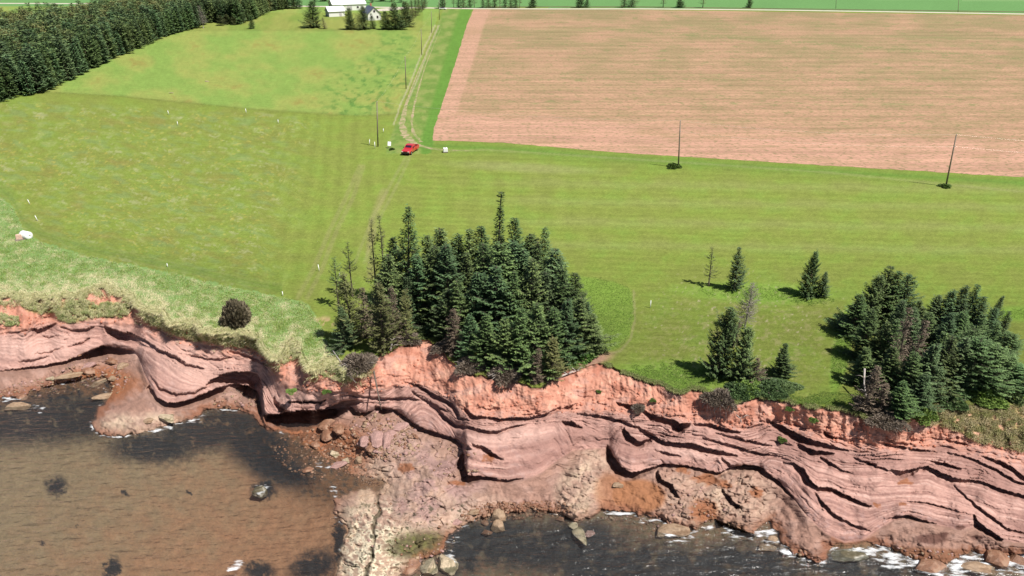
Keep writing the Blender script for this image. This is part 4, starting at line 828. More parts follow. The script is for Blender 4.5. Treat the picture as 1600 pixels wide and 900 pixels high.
tree(1374, 646, 600, 'b0', 'low brown dead spruce on the rim below the eastern clump', rw=2.0)
tree(1546, 522, 460, 'g2', 'slim spruce at the right shoulder of the eastern clump', rw=1.1)
tree(1562, 532, 486, 'g4', 'short spruce on the far right shoulder of the eastern clump', rw=1.3)
for (x, y, ty, w) in [(1365,508,417,1.2),(1380,510,421,1.2),(1402,512,429,1.2),(1330,522,460,1.5),(1425,520,470,1.3),(1449,518,459,1.2),(1465,520,452,1.2),(1482,520,443,1.2),(1502,520,445,1.2),(1520,525,462,1.2),(1345,560,484,1.2),(1368,570,500,1.2),(1440,560,488,1.2),(1465,565,488,1.2),(1490,560,485,1.2),(1515,560,490,1.2),(1540,565,505,1.3),(1565,572,520,1.3),(1380,612,540,1.3),(1410,625,550,1.3),(1435,620,535,1.3),(1460,612,528,1.3),(1485,610,525,1.3),(1510,608,530,1.3),(1535,606,538,1.4),(1560,608,552,1.5),(1580,612,568,1.7),(1400,650,598,1.6),(1430,640,585,1.6),(1346,600,545,1.4),(1535,540,480,1.2),(1455,590,520,1.2),(1500,590,515,1.2),(1392,545,470,1.1),(1410,562,482,1.1),(1385,575,500,1.1),(1425,545,478,1.1)]:
    tree(x + random.uniform(-2, 2), y, ty + random.uniform(-2, 2), (random.choice(['l0', 'l1', 'g1', 'g3']) if x > 1490 and y > 555 else random.choice(['g0', 'g1', 'g3', 'g4', 'g5', 'g2'])), GL2, group=GG2, rw=w * random.uniform(1.15, 1.4))
# farm trees
tree(490, 43, 1, 'w1', 'big dark spruce standing alone left of the farm buildings', rw=1.35); tree(507, 45, 27, 'b2', 'small reddish tree at the foot of the lone farm spruce', rw=2.2)
tree(548, 46, 12, 'w0', 'left spruce of the three in front of the white farmhouse', rw=1.15); tree(568, 46, 9, 'w1', 'middle spruce of the three in front of the white farmhouse', rw=1.15); tree(583, 45, 20, 'g1', 'thin right spruce of the three in front of the white farmhouse', rw=1.7)
tree(603, 46, 17, 'w0', 'leftmost low spruce of the clump right of the farmhouse', rw=1.3); tree(619, 46, 4, 'w1', 'broad front spruce of the clump right of the farmhouse', rw=1.35); tree(634, 42, 2, 'w0', 'spruce at the right side of the clump near the farmhouse', rw=1.3)
tree(394, 45, 24, 'w0', 'small lone tree with visible trunk at the forest corner', rw=.9)
for i, (x, y, ty) in enumerate([(640,33,4),(645,28,0),(650,24,-3),(655,19,-6),(660,15,-9),(664,12,-10)]):
    tree(x, y, ty, 'o%d' % (i % 2), ['nearest', 'second', 'third', 'fourth', 'fifth', 'farthest'][i] + ' rounded olive tree in the hedge row beside the farm lane'  , 'hedge_tree', 'tree', 'hedge row of olive trees beside the farm lane', rw=1.25)
for (x, y, ty, kk, lb) in [(692,13,-14,'g1','dark spruce by the road at the top of the lane'),(832,12,-8,'w0','spruce past the right end of the roadside row, just left of the gap'),(906,12,-12,'w1','left dark spruce of the close roadside pair'),(917,12,-6,'g3','right dark spruce of the close roadside pair'),(975,11.5,-12,'o0','left thin olive tree of the roadside pair at the field top'),(987,11.5,-13,'o1','right thin olive tree of the roadside pair at the field top'),(1036,11.5,-13,'s1','see-through thin tree by the road left of a dark spruce'),(1062,12,-8,'w0','dense dark spruce between two thin roadside trees'),(1098,12,-13,'s1','see-through thin tree by the road right of the dark spruce'),(1170,12,-5,'w1','rightmost dark spruce along the far road')]:
    tree(x, y, ty, kk, lb, 'roadside_tree', 'tree', rw=1.3 if kk[0] == 'w' else 1.7)
for i, x in enumerate([709, 716, 724, 734, 741, 755, 763, 773, 781, 789, 798, 806, 812]):
    tree(x, 12 + (i % 3) * .2, -16 - (i * 7) % 5, ['s1', 'g2', 'o0', 'g5'][i % 4], ['first', 'second', 'third', 'fourth', 'fifth', 'sixth', 'seventh', 'eighth', 'ninth', 'tenth', 'eleventh', 'twelfth', 'last'][list(np.arange(13))[i]] + ' from the left in the tall tree row along the far road', 'roadside_tree', 'tree', 'row of trees along the far road', rw=1.0)
for i in range(13):
    x = 672 - i * 15
    if x > 640: continue
    tree(x, 4 - (i % 3), -24, ['g0', 'o1', 'w1'][i % 3], 'tree behind the farm buildings near the top edge of the photo', 'tree', 'tree', 'trees behind the farm')

# the forest in the north west: light prototypes, one mesh each
def flat_proto(seed, kind, Rr, H=11.0, profile=.8):
    LV, LF, LC, WV, WF = spruce_arrays(seed=seed, H=H, Rr=Rr, whorl=.55, nb=6, step=.26, leaf=.55, kind=kind, profile=profile, lod=.5, lowcut=.1)
    v_ = np.concatenate([LV, WV]); f_ = np.concatenate([LF, WF + len(LV)]); c_ = np.concatenate([LC, np.tile([.12, .09, .07], (len(WV), 1))])
    return v_, f_, c_
FP = [flat_proto(200 + i, k, r, profile=p) for i, (k, r, p) in enumerate([('dense', 2.3, .7), ('green', 2.6, .65), ('dense', 2.1, .8), ('green', 2.4, .6), ('olive', 2.6, .5), ('green', 2.2, .75)])]
FM = [mesh_np('spruce', v_, f_, M['needles'], cols=c_, smooth=False) for v_, f_, c_ in FP]
EDGE = [(-150,196),(0,160),(30,152),(60,147),(95,132),(125,118),(155,103),(185,88),(215,76),(250,60),(275,52),(300,46),(318,38),(335,30),(352,36),(375,38),(400,28),(412,22),(425,17),(450,14),(482,13)]
ew = np.array([at(a, b)[:2] for a, b in EDGE])
seg = np.linalg.norm(np.diff(ew, axis=0), axis=1); cum = np.concatenate([[0], np.cumsum(seg)])
cand = []
s_ = 0
rr = random.Random(5)
row = 0
for row in range(62):
    off = row * 3.3 if row < 16 else 52.8 + (row - 16) * 4.6
    s_ = rr.uniform(0, 2)
    while s_ < cum[-1]:
        x = np.interp(s_, cum, ew[:, 0]); y = np.interp(s_, cum, ew[:, 1]); 
        i = min(np.searchsorted(cum, s_, 'right') - 1, len(seg) - 1); tdir = np.array([.45, .893]); n_ = np.array([-.893, .45])
        cand.append((row, x + n_[0] * (off + 1.2) + rr.uniform(-.9, .9), y + n_[1] * off + rr.uniform(-.9, .9)))
        s_ += rr.uniform(3.0, 4.2) * (1 if row < 16 else 1.45)
keep = []
for c in cand:
    if all((c[1] - k_[1]) ** 2 + (c[2] - k_[2]) ** 2 > 2.5 ** 2 for k_ in keep[-400:]): keep.append(c)
def vis(c):
    # still inside the picture (crown at 10 m)
    f = c[2] * CP - (10 - CAM_H) * SP; px_ = 800 + FPX * c[1] / f; return -40 < px_ < 1700 and proj_y((c[1], c[2], 13)) < 400 and proj_y((c[1], c[2], 0)) > -12
inv_ = [c for c in keep if vis(c)]
inv_.sort(key=lambda c: math.hypot(c[1], c[2]) + c[0] * 14)
print('forest in view', len(inv_), 'all', len(keep))
FLAB = 'dark green spruce in the dense forest at the top left of the photo'
for i, c in enumerate(inv_[:285]):
    o = link(bpy.data.objects.new('forest_spruce', FM[rr.choice([0, 0, 1, 1, 2, 2, 3, 5, 5, 4]) if c[0] else rr.choice([0, 1, 2, 3])]))
    s = rr.uniform(.8, 1.2); o.location = (c[1], c[2], 0); o.rotation_euler = (0, 0, rr.uniform(0, 6.28)); o.scale = (s * rr.uniform(1.0, 1.3),) * 2 + (s,)
    tag(o, FLAB, 'spruce', 'spruces of the forest at the top left')
rest = inv_[285:]; print('rest', len(rest))
vs, fs_, cs_ = [], [], []; b = 0
for c in rest[:900]:
    v_, f_, c_ = FP[rr.randrange(6)]; s = rr.uniform(.8, 1.2); a = rr.uniform(0, 6.28); ca_, sa = math.cos(a) * s * 1.15, math.sin(a) * s * 1.15
    vs.append(np.stack([v_[:, 0] * ca_ - v_[:, 1] * sa + c[1], v_[:, 0] * sa + v_[:, 1] * ca_ + c[2], v_[:, 2] * s], 1)); fs_.append(f_ + b); cs_.append(c_); b += len(v_)
if vs: tag(link(bpy.data.objects.new('forest', mesh_np('forest', np.concatenate(vs), np.concatenate(fs_), M['needles'], cols=np.concatenate(cs_), smooth=False))), 'deep forest of dark spruces behind the first rows at top left', 'forest', kind='stuff')
# dead pinkish trees and pale shrubs at the forest edge
tree(318, 44, 8, 'd0', 'pinkish bare dead tree on the edge of the top left forest', 'dead_tree', 'dead tree', rw=1.1)
for x, y, ty in [(345,40,24),(356,38,22),(366,39,26)]: tree(x, y, ty, 'o0', 'yellow-green bush at the forest edge in the top left corner', 'forest_bush', 'bush', 'yellow-green bushes at the forest edge', rw=2.2)


# ------------------------------------------------------------------ low mounds: juniper, bushes at pole feet, scrub on the rim
def mound_mesh(seed, c0, c1, n=2600, leaf=.17, flat=.45, twig=False):
    r = np.random.default_rng(seed); th = r.uniform(0, 6.283, n); u_ = r.uniform(0, 1, n) ** .5; h = np.sqrt(np.clip(1 - u_ ** 2, 0, 1)) * r.uniform(.75, 1.05, n)
    lob = 1 + .22 * np.sin(3 * th + seed) + .15 * np.sin(5 * th + 2 * seed)
    p = np.stack([u_ * np.cos(th) * lob, u_ * np.sin(th) * lob, h * flat * (1 + .25 * np.sin(4 * th * u_ + seed))], 1)
    d = p * [1, 1, 1.2] + r.normal(0, .35, (n, 3)); d /= np.linalg.norm(d, axis=1, keepdims=True); s = np.cross(d, r.normal(0, 1, (n, 3))); s /= np.linalg.norm(s, axis=1, keepdims=True)
    l = leaf * r.uniform(.6, 1.3, n)[:, None]; w = l * (.12 if twig else .4)
    q = np.stack([p - d * l * .5, p + s * w, p + d * l * .6, p - s * w], 1); t = r.uniform(0, 1, n)[:, None]
    c = np.array(c0) + (np.array(c1) - np.array(c0)) * t; c4 = np.repeat(c[:, None], 4, 1)
    return mesh_np('foliage', q.reshape(-1, 3), np.arange(4 * n).reshape(-1, 4), M['twigs' if c1[0] > c1[1] else 'needles'], cols=c4.reshape(-1, 3), smooth=False)
def stems_mesh(seed, n=14, m=None, L=.9):
    r = random.Random(seed); b = MB()
    for i in range(n):
        a = r.uniform(0, 6.28); l = L * r.uniform(.5, 1); e = r.uniform(.1, .7)
        p0 = Vector((0, 0, 0)); p1 = Vector((math.cos(a) * l * .5, math.sin(a) * l * .5, l * e * .7)); p2 = Vector((math.cos(a + .3) * l, math.sin(a + .3) * l, l * e * .6 + r.uniform(-.2, .1)))
        b.tube([p0, p1, p2], [.035, .022, .01], 4)
    me = bpy.data.meshes.new('stems'); me.from_pydata(b.v, [], b.f); me.materials.append(m or M['bark']); return me
JUN = [mound_mesh(1 + i, (.03, .055, .02), (.11, .175, .06), 2800) for i in range(2)]; BRN = [mound_mesh(11 + i, (.075, .058, .042), (.25, .20, .155), 2600, .3, .7, True) for i in range(2)]
GRN = [mound_mesh(21 + i, (.05, .11, .02), (.15, .27, .06), 2400, .18, .6) for i in range(2)]; STM = stems_mesh(3); STG = stems_mesh(4, 26, M['greybark'], 1.2)
def mound(px, py, wpx, kind, label, h=1.0, name='low_bush', z=0.0, cat='bush', lean=0):
    p = V(px, py, z); sc = (V(px + wpx / 2, py, z) - p).length; e = empty(name, p, random.uniform(0, 6)); e.scale = (sc, sc, sc * h); tag(e, label, cat)
    link(bpy.data.objects.new('foliage', random.choice(kind)), e); link(bpy.data.objects.new('stems', STG if kind is BRN else STM), e)
    e.rotation_euler = (lean, 0, 0) if lean else e.rotation_euler; return e
DBR = [mound_mesh(31, (.055, .048, .028), (.24, .20, .13), 2200, .34, 1.15)]
mound(371, 506, 40, DBR, 'round dark brown dead bush alone in the coastal grass', 1.35, 'dead_bush')
mound(672, 519, 42, JUN, 'blue-green juniper mat in the gap at the foot of the big clump', .7, 'juniper_bush'); mound(900, 548, 66, GRN, 'bright green leafy bush at the right foot of the big clump', .8); mound(880, 566, 40, GRN, 'bright green leafy bush on the rim just left of the worn soil path', .7)
mound(1200, 606, 60, JUN, 'spreading dark juniper left of the small lone spruce', .5, 'juniper_bush'); mound(1225, 604, 44, JUN, 'spreading dark juniper right below the small lone spruce', .5, 'juniper_bush')
mound(1156, 614, 46, JUN, 'dark green bush hanging over the rim above the root tangle', .9, 'juniper_bush'); mound(1168, 608, 44, GRN, 'green bush just right of the hanging dark bush', .7)
mound(1400, 634, 60, JUN, 'dark juniper at the front foot of the eastern clump', .6, 'juniper_bush'); mound(1440, 650, 44, GRN, 'green bush at the rim where the dry grass slope begins', .7)
mound(1572, 612, 56, JUN, 'juniper spreading at the far right foot of the eastern clump', .8, 'juniper_bush'); mound(1530, 616, 70, GRN, 'green scrub along the right front of the eastern clump', .5); mound(1480, 622, 60, JUN, 'dark scrub at the middle front of the eastern clump', .6, 'juniper_bush')
mound(560, 572, 50, BRN, 'grey-brown twiggy bush hanging on the rim left of the bare soil', .8, 'dead_bush'); mound(700, 545, 44, BRN, 'brown twiggy scrub on the rim at the start of the big clump front', .7, 'dead_bush'); mound(735, 574, 44, BRN, 'brown twiggy scrub under the middle of the big clump front', .7, 'dead_bush')
mound(790, 588, 50, BRN, 'brown scrub hanging on the rim right of the clump middle', .7, 'dead_bush'); mound(842, 600, 34, BRN, 'brown bush drooping lowest down the soil face', 1.2, 'dead_bush', -.6)
mound(1125, 628, 46, BRN, 'tangle of grey dead roots and twigs hanging over the cliff', .9, 'root_tangle', -.4, 'roots'); mound(1385, 660, 52, BRN, 'brown twiggy scrub on the rim below the eastern clump', .6, 'dead_bush', -.2); mound(1355, 636, 36, BRN, 'grey twiggy scrub at the left foot of the eastern clump', .8, 'dead_bush')
mound(997, 640, 20, BRN, 'small grey root ball stuck in the soil face', .9, 'root_tangle', -1.9, 'roots'); mound(640, 532, 34, BRN, 'brown twigs on the rim under the olive spruce', .6, 'dead_bush')
mound(1052, 262, 20, GRN, 'small bush at the foot of the left utility pole beside the crop field', .9); mound(1476, 292, 18, GRN, 'small bush at the foot of the leaning right utility pole', .7)
mound(612, 234, 9, GRN, 'dark little bush below the white marker board left of the red truck', .9); mound(930, 496, 8, GRN, 'tiny dark bush alone in the rough grass right of the big clump', 1.0)
for (x, y, w, z, lb) in [(780,624,30,-1.6,'dead grey branch sprawled on the upper soil face'),(455,612,16,-2.1,'pale clump of grass on the rock below the soil face')]: mound(x, y, w, BRN if w == 30 else GRN, lb, .5, 'dead_branch' if w == 30 else 'grass_clump', z, 'branch' if w == 30 else 'plant')
for i, (x, y, w, z) in enumerate([(24,505,16,-1.8),(510,612,14,-2.2),(642,556,10,-.9),(1222,688,14,-3.2),(1233,640,12,-.6),(1270,657,14,-1.2),(1020,626,10,-1.1),(936,612,9,-1.4),(868,586,16,-.1)]):
    mound(x, y, w, GRN, ['pale tuft at the far left of the soil slope','tuft growing on the rock step below the turf tongue','tuft on the bare soil face under the juniper mat','tuft on the rock at the left mouth of the dark eastern cleft','tuft below the turf above the dark eastern cleft','tuft on soil right above the dark eastern cleft','tuft on the soil face left of the root tangle','tuft on the soil face below the worn path','tuft on the rim beside the pale roots'][i], .7, 'grass_clump', z, 'plant')

b = MB(); rq = random.Random(9); c0 = V(1128, 620, -.1)
for i in range(46):
    a = rq.uniform(math.pi * 1.02, math.pi * 1.98); l = rq.uniform(.8, 2.3); u_ = Vector((math.cos(a), math.sin(a) * .8, 0)); s0 = c0 + Vector((rq.uniform(-.9, .9), rq.uniform(-.3, .2), rq.uniform(-.3, .3)))
    p1 = s0 + u_ * l * .4 + Vector((0, 0, rq.uniform(.0, .35))); p2 = s0 + u_ * l * .8 + Vector((rq.uniform(-.3, .3), 0, -.35 * l)); p3 = p2 + Vector((rq.uniform(-.4, .4), -.15, -.35 * l)); b.tube([s0, p1, p2, p3], [.05, .035, .022, .008], 4, False)
tag(b.build('root_fan', M['greybark'], smooth=True), 'fan of bare grey roots splaying over the soil under the hanging bush', 'roots')
# fallen trunks and long roots
def log(name, pts, r0, label, m='greybark'):
    b = MB(); P_ = [V(*p) for p in pts]; n = len(P_); b.tube(P_, [r0 * (1 - .75 * i / (n - 1)) for i in range(n)], 7)
    k = rng.integers(0, 100)
    for i in range(1, n):
        for s in (-1, 1):
            a = P_[i - 1].lerp(P_[i], .6); b.tube([a, a + Vector((s * .5, -.1, .25 + .1 * i)), a + Vector((s * .9, .1, .2))], [r0 * .35, r0 * .2, .01], 4)
    o = b.build(name, M[m], smooth=True); return tag(o, label, 'branch')
log('fallen_branch', [(520, 548, .6), (530, 562, .4), (545, 585, .0), (556, 598, -.6)], .07, 'thin pale dead trunk lying across the grey twiggy bush')
log('fallen_branch', [(584, 580, -.3), (588, 600, -1.2), (592, 622, -2.0), (596, 640, -2.8)], .11, 'dark thin fallen stem running down the soil to the rock', 'bark')
log('fallen_branch', [(1148, 626, -.2), (1152, 636, -.8), (1156, 646, -1.4), (1158, 660, -2.0)], .16, 'stout grey trunk stub pointing down from the root tangle')
log('fallen_branch', [(1351, 576, 2.6), (1350, 600, 1.6), (1354, 622, .8), (1349, 645, 0)], .10, 'bent silver dead stem at the left foot of the eastern clump')
log('driftwood', [(862, 594, -.3), (876, 588, -.1), (892, 582, 0), (905, 578, 0)], .14, 'pale bleached root lying on the rim beside the worn soil path')
log('fallen_branch', [(610, 548, .0), (612, 538, .6), (616, 528, 1.2)], .15, 'short pale stump sticking up at the rim above the bare soil')

# ------------------------------------------------------------------ grass blades (long coastal grass, dry slope, rough patches)
def blades(name, label, samplers, m, cat='grass'):
    V_, F_, C_ = [], [], []; b = 0
    for (px, py, z, ln, wd, lean, ca_, cb2, cmix) in samplers:
        n = len(px); p = at(px, py, z); r = rng
        a = r.uniform(0, 6.283, n); d = np.stack([np.cos(a) * .6 + lean[0], np.sin(a) * .6 + lean[1], r.uniform(.35, 1.0, n) + lean[2]], 1); d /= np.linalg.norm(d, axis=1, keepdims=True)
        s = np.stack([-np.sin(a + 1), np.cos(a + 1), 0 * a], 1); l = (ln * r.uniform(.5, 1.3, n))[:, None]; w = wd * r.uniform(.7, 1.3, n)[:, None]
        mid = p + d * l * .55; tip = p + d * l; tip[:, 2] -= l[:, 0] * .35; tip[:, :2] += d[:, :2] * l * .25
        q = np.stack([p - s * w, p + s * w, mid + s * w * .8, mid - s * w * .8, tip], 1); V_.append(q.reshape(-1, 3))
        i = np.arange(n)[:, None] * 5 + b; F_.append(np.concatenate([i + [0, 1, 2], i + [0, 2, 3], i + [3, 2, 4]], 0)); b += 5 * n
        t = np.clip(cmix + r.normal(0, .25, n), 0, 1)[:, None]; c = np.array(ca_) + (np.array(cb2) - np.array(ca_)) * t
        C_.append(np.repeat(c[:, None], 5, 1).reshape(-1, 3) * np.tile([.8, .8, 1, 1, 1.15], n)[:, None])
    me = mesh_np(name, np.concatenate(V_), np.concatenate(F_), m, cols=np.concatenate(C_), smooth=False)
    return tag(link(bpy.data.objects.new(name, me)), label, cat, kind='stuff')
M['blade'] = foliage_mat('grass_blades', 0, .35); 
def samp(n, x0, x1, y0, y1, cond):
    px = rng.uniform(x0, x1, n); py = rng.uniform(y0, y1, n); k = cond(px, py); return px[k], py[k]
green, straw, pale = (.23, .33, .062), (.74, .67, .43), (.27, .32, .14)
px, py = samp(240000, -60, 540, 300, 580, lambda x, y: (y > LONGB(x) + 3 + 7 * fbm(x / 14, y / 7, 603, 3)) & (y < E(x) + 2) & (fbm(x / 26, y / 12, 604, 3) > rng.uniform(-.9, .1, len(x))) & (x < 535))
cm = .12 + .35 * fbm(px / 40, py / 16, 605, 3) + .95 * sm(py - E(px), -40, -6) * sm(fbm(px / 20, py / 14, 601, 2), -.25, .15) + .5 * sm(fbm(px / 30, py / 10, 602, 2), .15, .5) + .45 * ell(px, py, 225, 462, 40, 22, 30, .6)
west_s = [(px, py, 0 * px + .03, .42, .030, (-.1, -.25, 0), green, straw, cm)]
# turf spilling over the rim (left part strongly)
def rim(n, x0, x1, amt, dz, ln=.5):
    x = rng.uniform(x0, x1, n); y = E(x) + rng.uniform(-3, 1.5, n); k = fbm(x / 22, x * 0, 610, 2) > amt; return x[k], y[k], np.full(k.sum(), dz)
x, y, z = rim(30000, -60, 540, -.35, .03); west_s.append((x, y, z, .6, .032, (0, -.6, -.1), green, straw, .75 + 0 * x))
x = rng.uniform(-40, 585, 60000); y = E(x) + rng.exponential(4.0, len(x)) + 1; k_ = (fbm(x / 16, y / 9, 650, 2) > -.05); x, y = x[k_], y[k_]
ci = np.clip(np.searchsorted(PX, x), 0, len(PX) - 1); ri = np.clip(((y - e_[ci]) / (YB - e_[ci]) * (NR - 1)).round().astype(int), 0, NR - 1)
west_s.append((x, y, P[ri, ci, 2] + .06, .6, .035, (0, -.55, .15), green, straw, .75 + .4 * fbm(x / 20, y / 10, 651, 2)))
for pl, n in ((WESTP, 26000), (WEST2, 12000), (WEST4, 12000), (WEST3, 3000), ([(470,560),(500,560),(540,572),(560,590),(540,600),(500,585)], 9000), ([(425,530),(455,530),(470,560),(440,570)], 6000), ([(340,505),(400,515),(410,530),(370,530)], 5000)):
    xs_ = [p[0] for p in pl]; ys_ = [p[1] for p in pl]; x, y = samp(n, min(xs_), max(xs_), min(ys_), max(ys_), lambda a, b_: in_poly(a + 4 * perlin(a / 8, b_ / 8, 620), b_ + 3 * perlin(a / 8, b_ / 8, 621), pl) & (b_ > E(a) + 1) & (fbm(a / 9, b_ / 6, 622, 2) > -.12))
    ci = np.clip(np.searchsorted(PX, x), 0, len(PX) - 1); ri = np.clip(((y - e_[ci]) / (YB - e_[ci]) * (NR - 1)).round().astype(int), 0, NR - 1)
    west_s.append((x, y, P[ri, ci, 2] + .08, .42, .035, (0, -.3, .5), (.24, .34, .08), straw, .6 + .6 * fbm(x / 12, y / 8, 623, 2)))
blades('coastal_grass', 'long pale green and straw grass along the western cliff top', west_s, M['blade'])
es = []
x, y = samp(60000, 1430, 1700, 620, 712, lambda a, b_: in_poly(a + 5 * perlin(a / 9, b_ / 9, 630), b_ + 5 * perlin(a / 9, b_ / 9, 631), EASTP) & (b_ > E(a)) & (fbm(a / 12, b_ / 9, 632, 2) > -.15))
ci = np.clip(np.searchsorted(PX, x), 0, len(PX) - 1); ri = np.clip(((y - e_[ci]) / (YB - e_[ci]) * (NR - 1)).round().astype(int), 0, NR - 1)
es.append((x, y, P[ri, ci, 2] + .04, .36, .026, (-.2, -.4, .0), (.27, .28, .10), (.56, .46, .29), .45 + .9 * fbm(x / 16, y / 12, 633, 2)))
blades('dry_grass', 'dry tan and green grass on the slope at the far right rim', es, M['blade'])
rs = []
for (cx, cy, rx, ry, an, n) in [(1045,592,95,26,0,20000),(1315,545,14,70,10,9000),(1185,458,100,12,2,9000),(1215,625,90,14,5,12000),(1590,490,35,9,0,3000),(1300,625,50,14,0,8000),(905,575,0.1,.1,0,10),(1270,470,35,8,0,4000)]:
    x, y = samp(n, cx - rx - 10, cx + rx + 10, cy - ry - 10, cy + ry + 10, lambda a, b_: (ell(a, b_, cx, cy, rx, ry, an, .1) > .5) & (b_ < E(a) + 1) & (a > 560))
    if len(x):
        kk_ = fbm(x / 12, y / 7, 648, 2) + ell(x, y, cx, cy, rx * .9, ry * .8, an, .6) > .45; x, y = x[kk_], y[kk_]
        rs.append((x, y, 0 * x, .22, .020, (0, -.15, .1), (.13, .24, .04), (.26, .33, .09), .45 + .8 * fbm(x / 14, y / 8, 640, 2)))
x, y = samp(16000, 860, 1000, 420, 565, lambda a, b_: sdist(a + 5 * fbm(a / 9, b_ / 9, 645, 2), b_ + 4 * fbm(a / 9, b_ / 9, 646, 2), RP) > 0)
rs.append((x, y, 0 * x, .22, .020, (0, -.15, .1), (.13, .24, .04), (.26, .33, .09), .45 + .8 * fbm(x / 14, y / 8, 640, 2)))
x, y, z = rim(16000, 850, 1440, -.2, -.02); rs.append((x, y, z, .3, .028, (0, -.6, -.4), (.14, .21, .05), (.40, .35, .18), .4 + 0 * x))
blades('rough_grass', 'taller bright green unmown grass around the eastern tree clumps', rs, M['blade'])
# tangled roots hanging under the turf lip
b = MB()
for x in np.arange(600, 1420, 2.4):
    if rng.random() < .55:
        x_ = float(x + rng.uniform(-2, 2)); y_ = float(E(np.array([x_]))[0]); p0 = V(x_, y_ + .5, -.12); l = rng.uniform(.15, .75)
        b.tube([p0, p0 + Vector((rng.uniform(-.15, .15), -.10, -.3 * l)), p0 + Vector((rng.uniform(-.3, .3), -.16, -l))], [.018, .014, .006], 3, False)
tag(b.build('hanging_roots', M['bark']), 'fine dark roots hanging below the turf along the bare soil face', 'roots', kind='stuff')

# ------------------------------------------------------------------ boulders and rubble
def rock_mesh(seed, flat=.55, sub=3, blocky=.5):
    import bmesh
    bm = bmesh.new(); bmesh.ops.create_icosphere(bm, subdivisions=sub, radius=1); r = random.Random(seed); off = r.uniform(0, 50)
    pl = [Vector((r.gauss(0, 1), r.gauss(0, 1), r.gauss(0, .8))).normalized() for _ in range(11)]; pd = [r.uniform(.50, .85) for _ in pl]
    co_ = np.array([v.co[:] for v in bm.verts]); n_ = fbm(co_[:, 0] * 1.3 + off, co_[:, 1] * 1.3 + co_[:, 2] * 1.1, seed, 4)
    for v, q_ in zip(bm.verts, n_):
        p = v.co * (1 + .30 * q_)
        for nn, dd in zip(pl, pd):
            e = p.dot(nn) - dd
            if e > 0: p -= nn * e * .97
        v.co = Vector((p.x, p.y, p.z * flat))
    me = bpy.data.meshes.new('boulder'); bm.to_mesh(me); bm.free(); return me
def rockmat(name, c, c2, wet=.0): return mat(name, c, .8 - .4 * wet, noise=[((1.2, 1.2, 1.2), .22, 5), ((5, 5, 5), .2, 3)], tintmix=[((1.0, 1.0, 1.6), c2, .50, .62, .85)], bump=[((3, 3, 3), .7, .12), ((12, 12, 12), .5, .03)])
M['r_cream'] = rockmat('barnacled_stone', (.40, .32, .22), (.12, .10, .05)); M['r_brown'] = rockmat('wet_brown_stone', (.20, .10, .06), (.29, .18, .12), .6)
M['r_pink'] = rockmat('pink_stone', (.33, .20, .175), (.24, .14, .12)); M['r_tan'] = rockmat('tan_stone', (.29, .20, .13), (.17, .10, .055), .3); M['r_weed'] = rockmat('weedy_stone', (.10, .085, .05), (.45, .42, .36), .6)
RM = {}
for mk in ('r_cream', 'r_brown', 'r_pink', 'r_tan', 'r_weed'):
    for i in range(3):
        me = rock_mesh(sum(map(ord, mk)) + i * 5, [.5, .38, .6][i]); me.materials.append(M[mk]); RM[mk, i] = me
def surf_z(px, py):
    ci = int(np.clip(np.searchsorted(PX, px), 0, len(PX) - 1)); ri = int(np.clip(round((py - e_[ci]) / (YB - e_[ci]) * (NR - 1)), 0, NR - 1)); return P[ri, ci]
def boulder(px, py, w, h, mk, label, rot=None, i=None, name='boulder', tall=1.0):
    i = random.randrange(3) if i is None else i
    p = surf_z(px, py); z = max(p[2], ZW - .35); p = Vector(at(px, py, z).tolist()); sx = w / 2 * .0009 * (p - Vector((0, 0, CAM_H))).length; sy = h / 2 * .0009 * (p - Vector((0, 0, CAM_H))).length / .75
    o = link(bpy.data.objects.new(name, RM[mk, i])); sx *= 1.4; sy *= 1.4; o.location = p + Vector((0, 0, .10 * sx)); o.scale = (sx * 1.05, max(sy, sx * .35), min(sx, sy) * 1.1 * tall); o.rotation_euler = (random.uniform(-.15, .15), random.uniform(-.15, .15), R(rot) if rot is not None else random.uniform(-.4, .4))
    return tag(o, label, 'boulder')
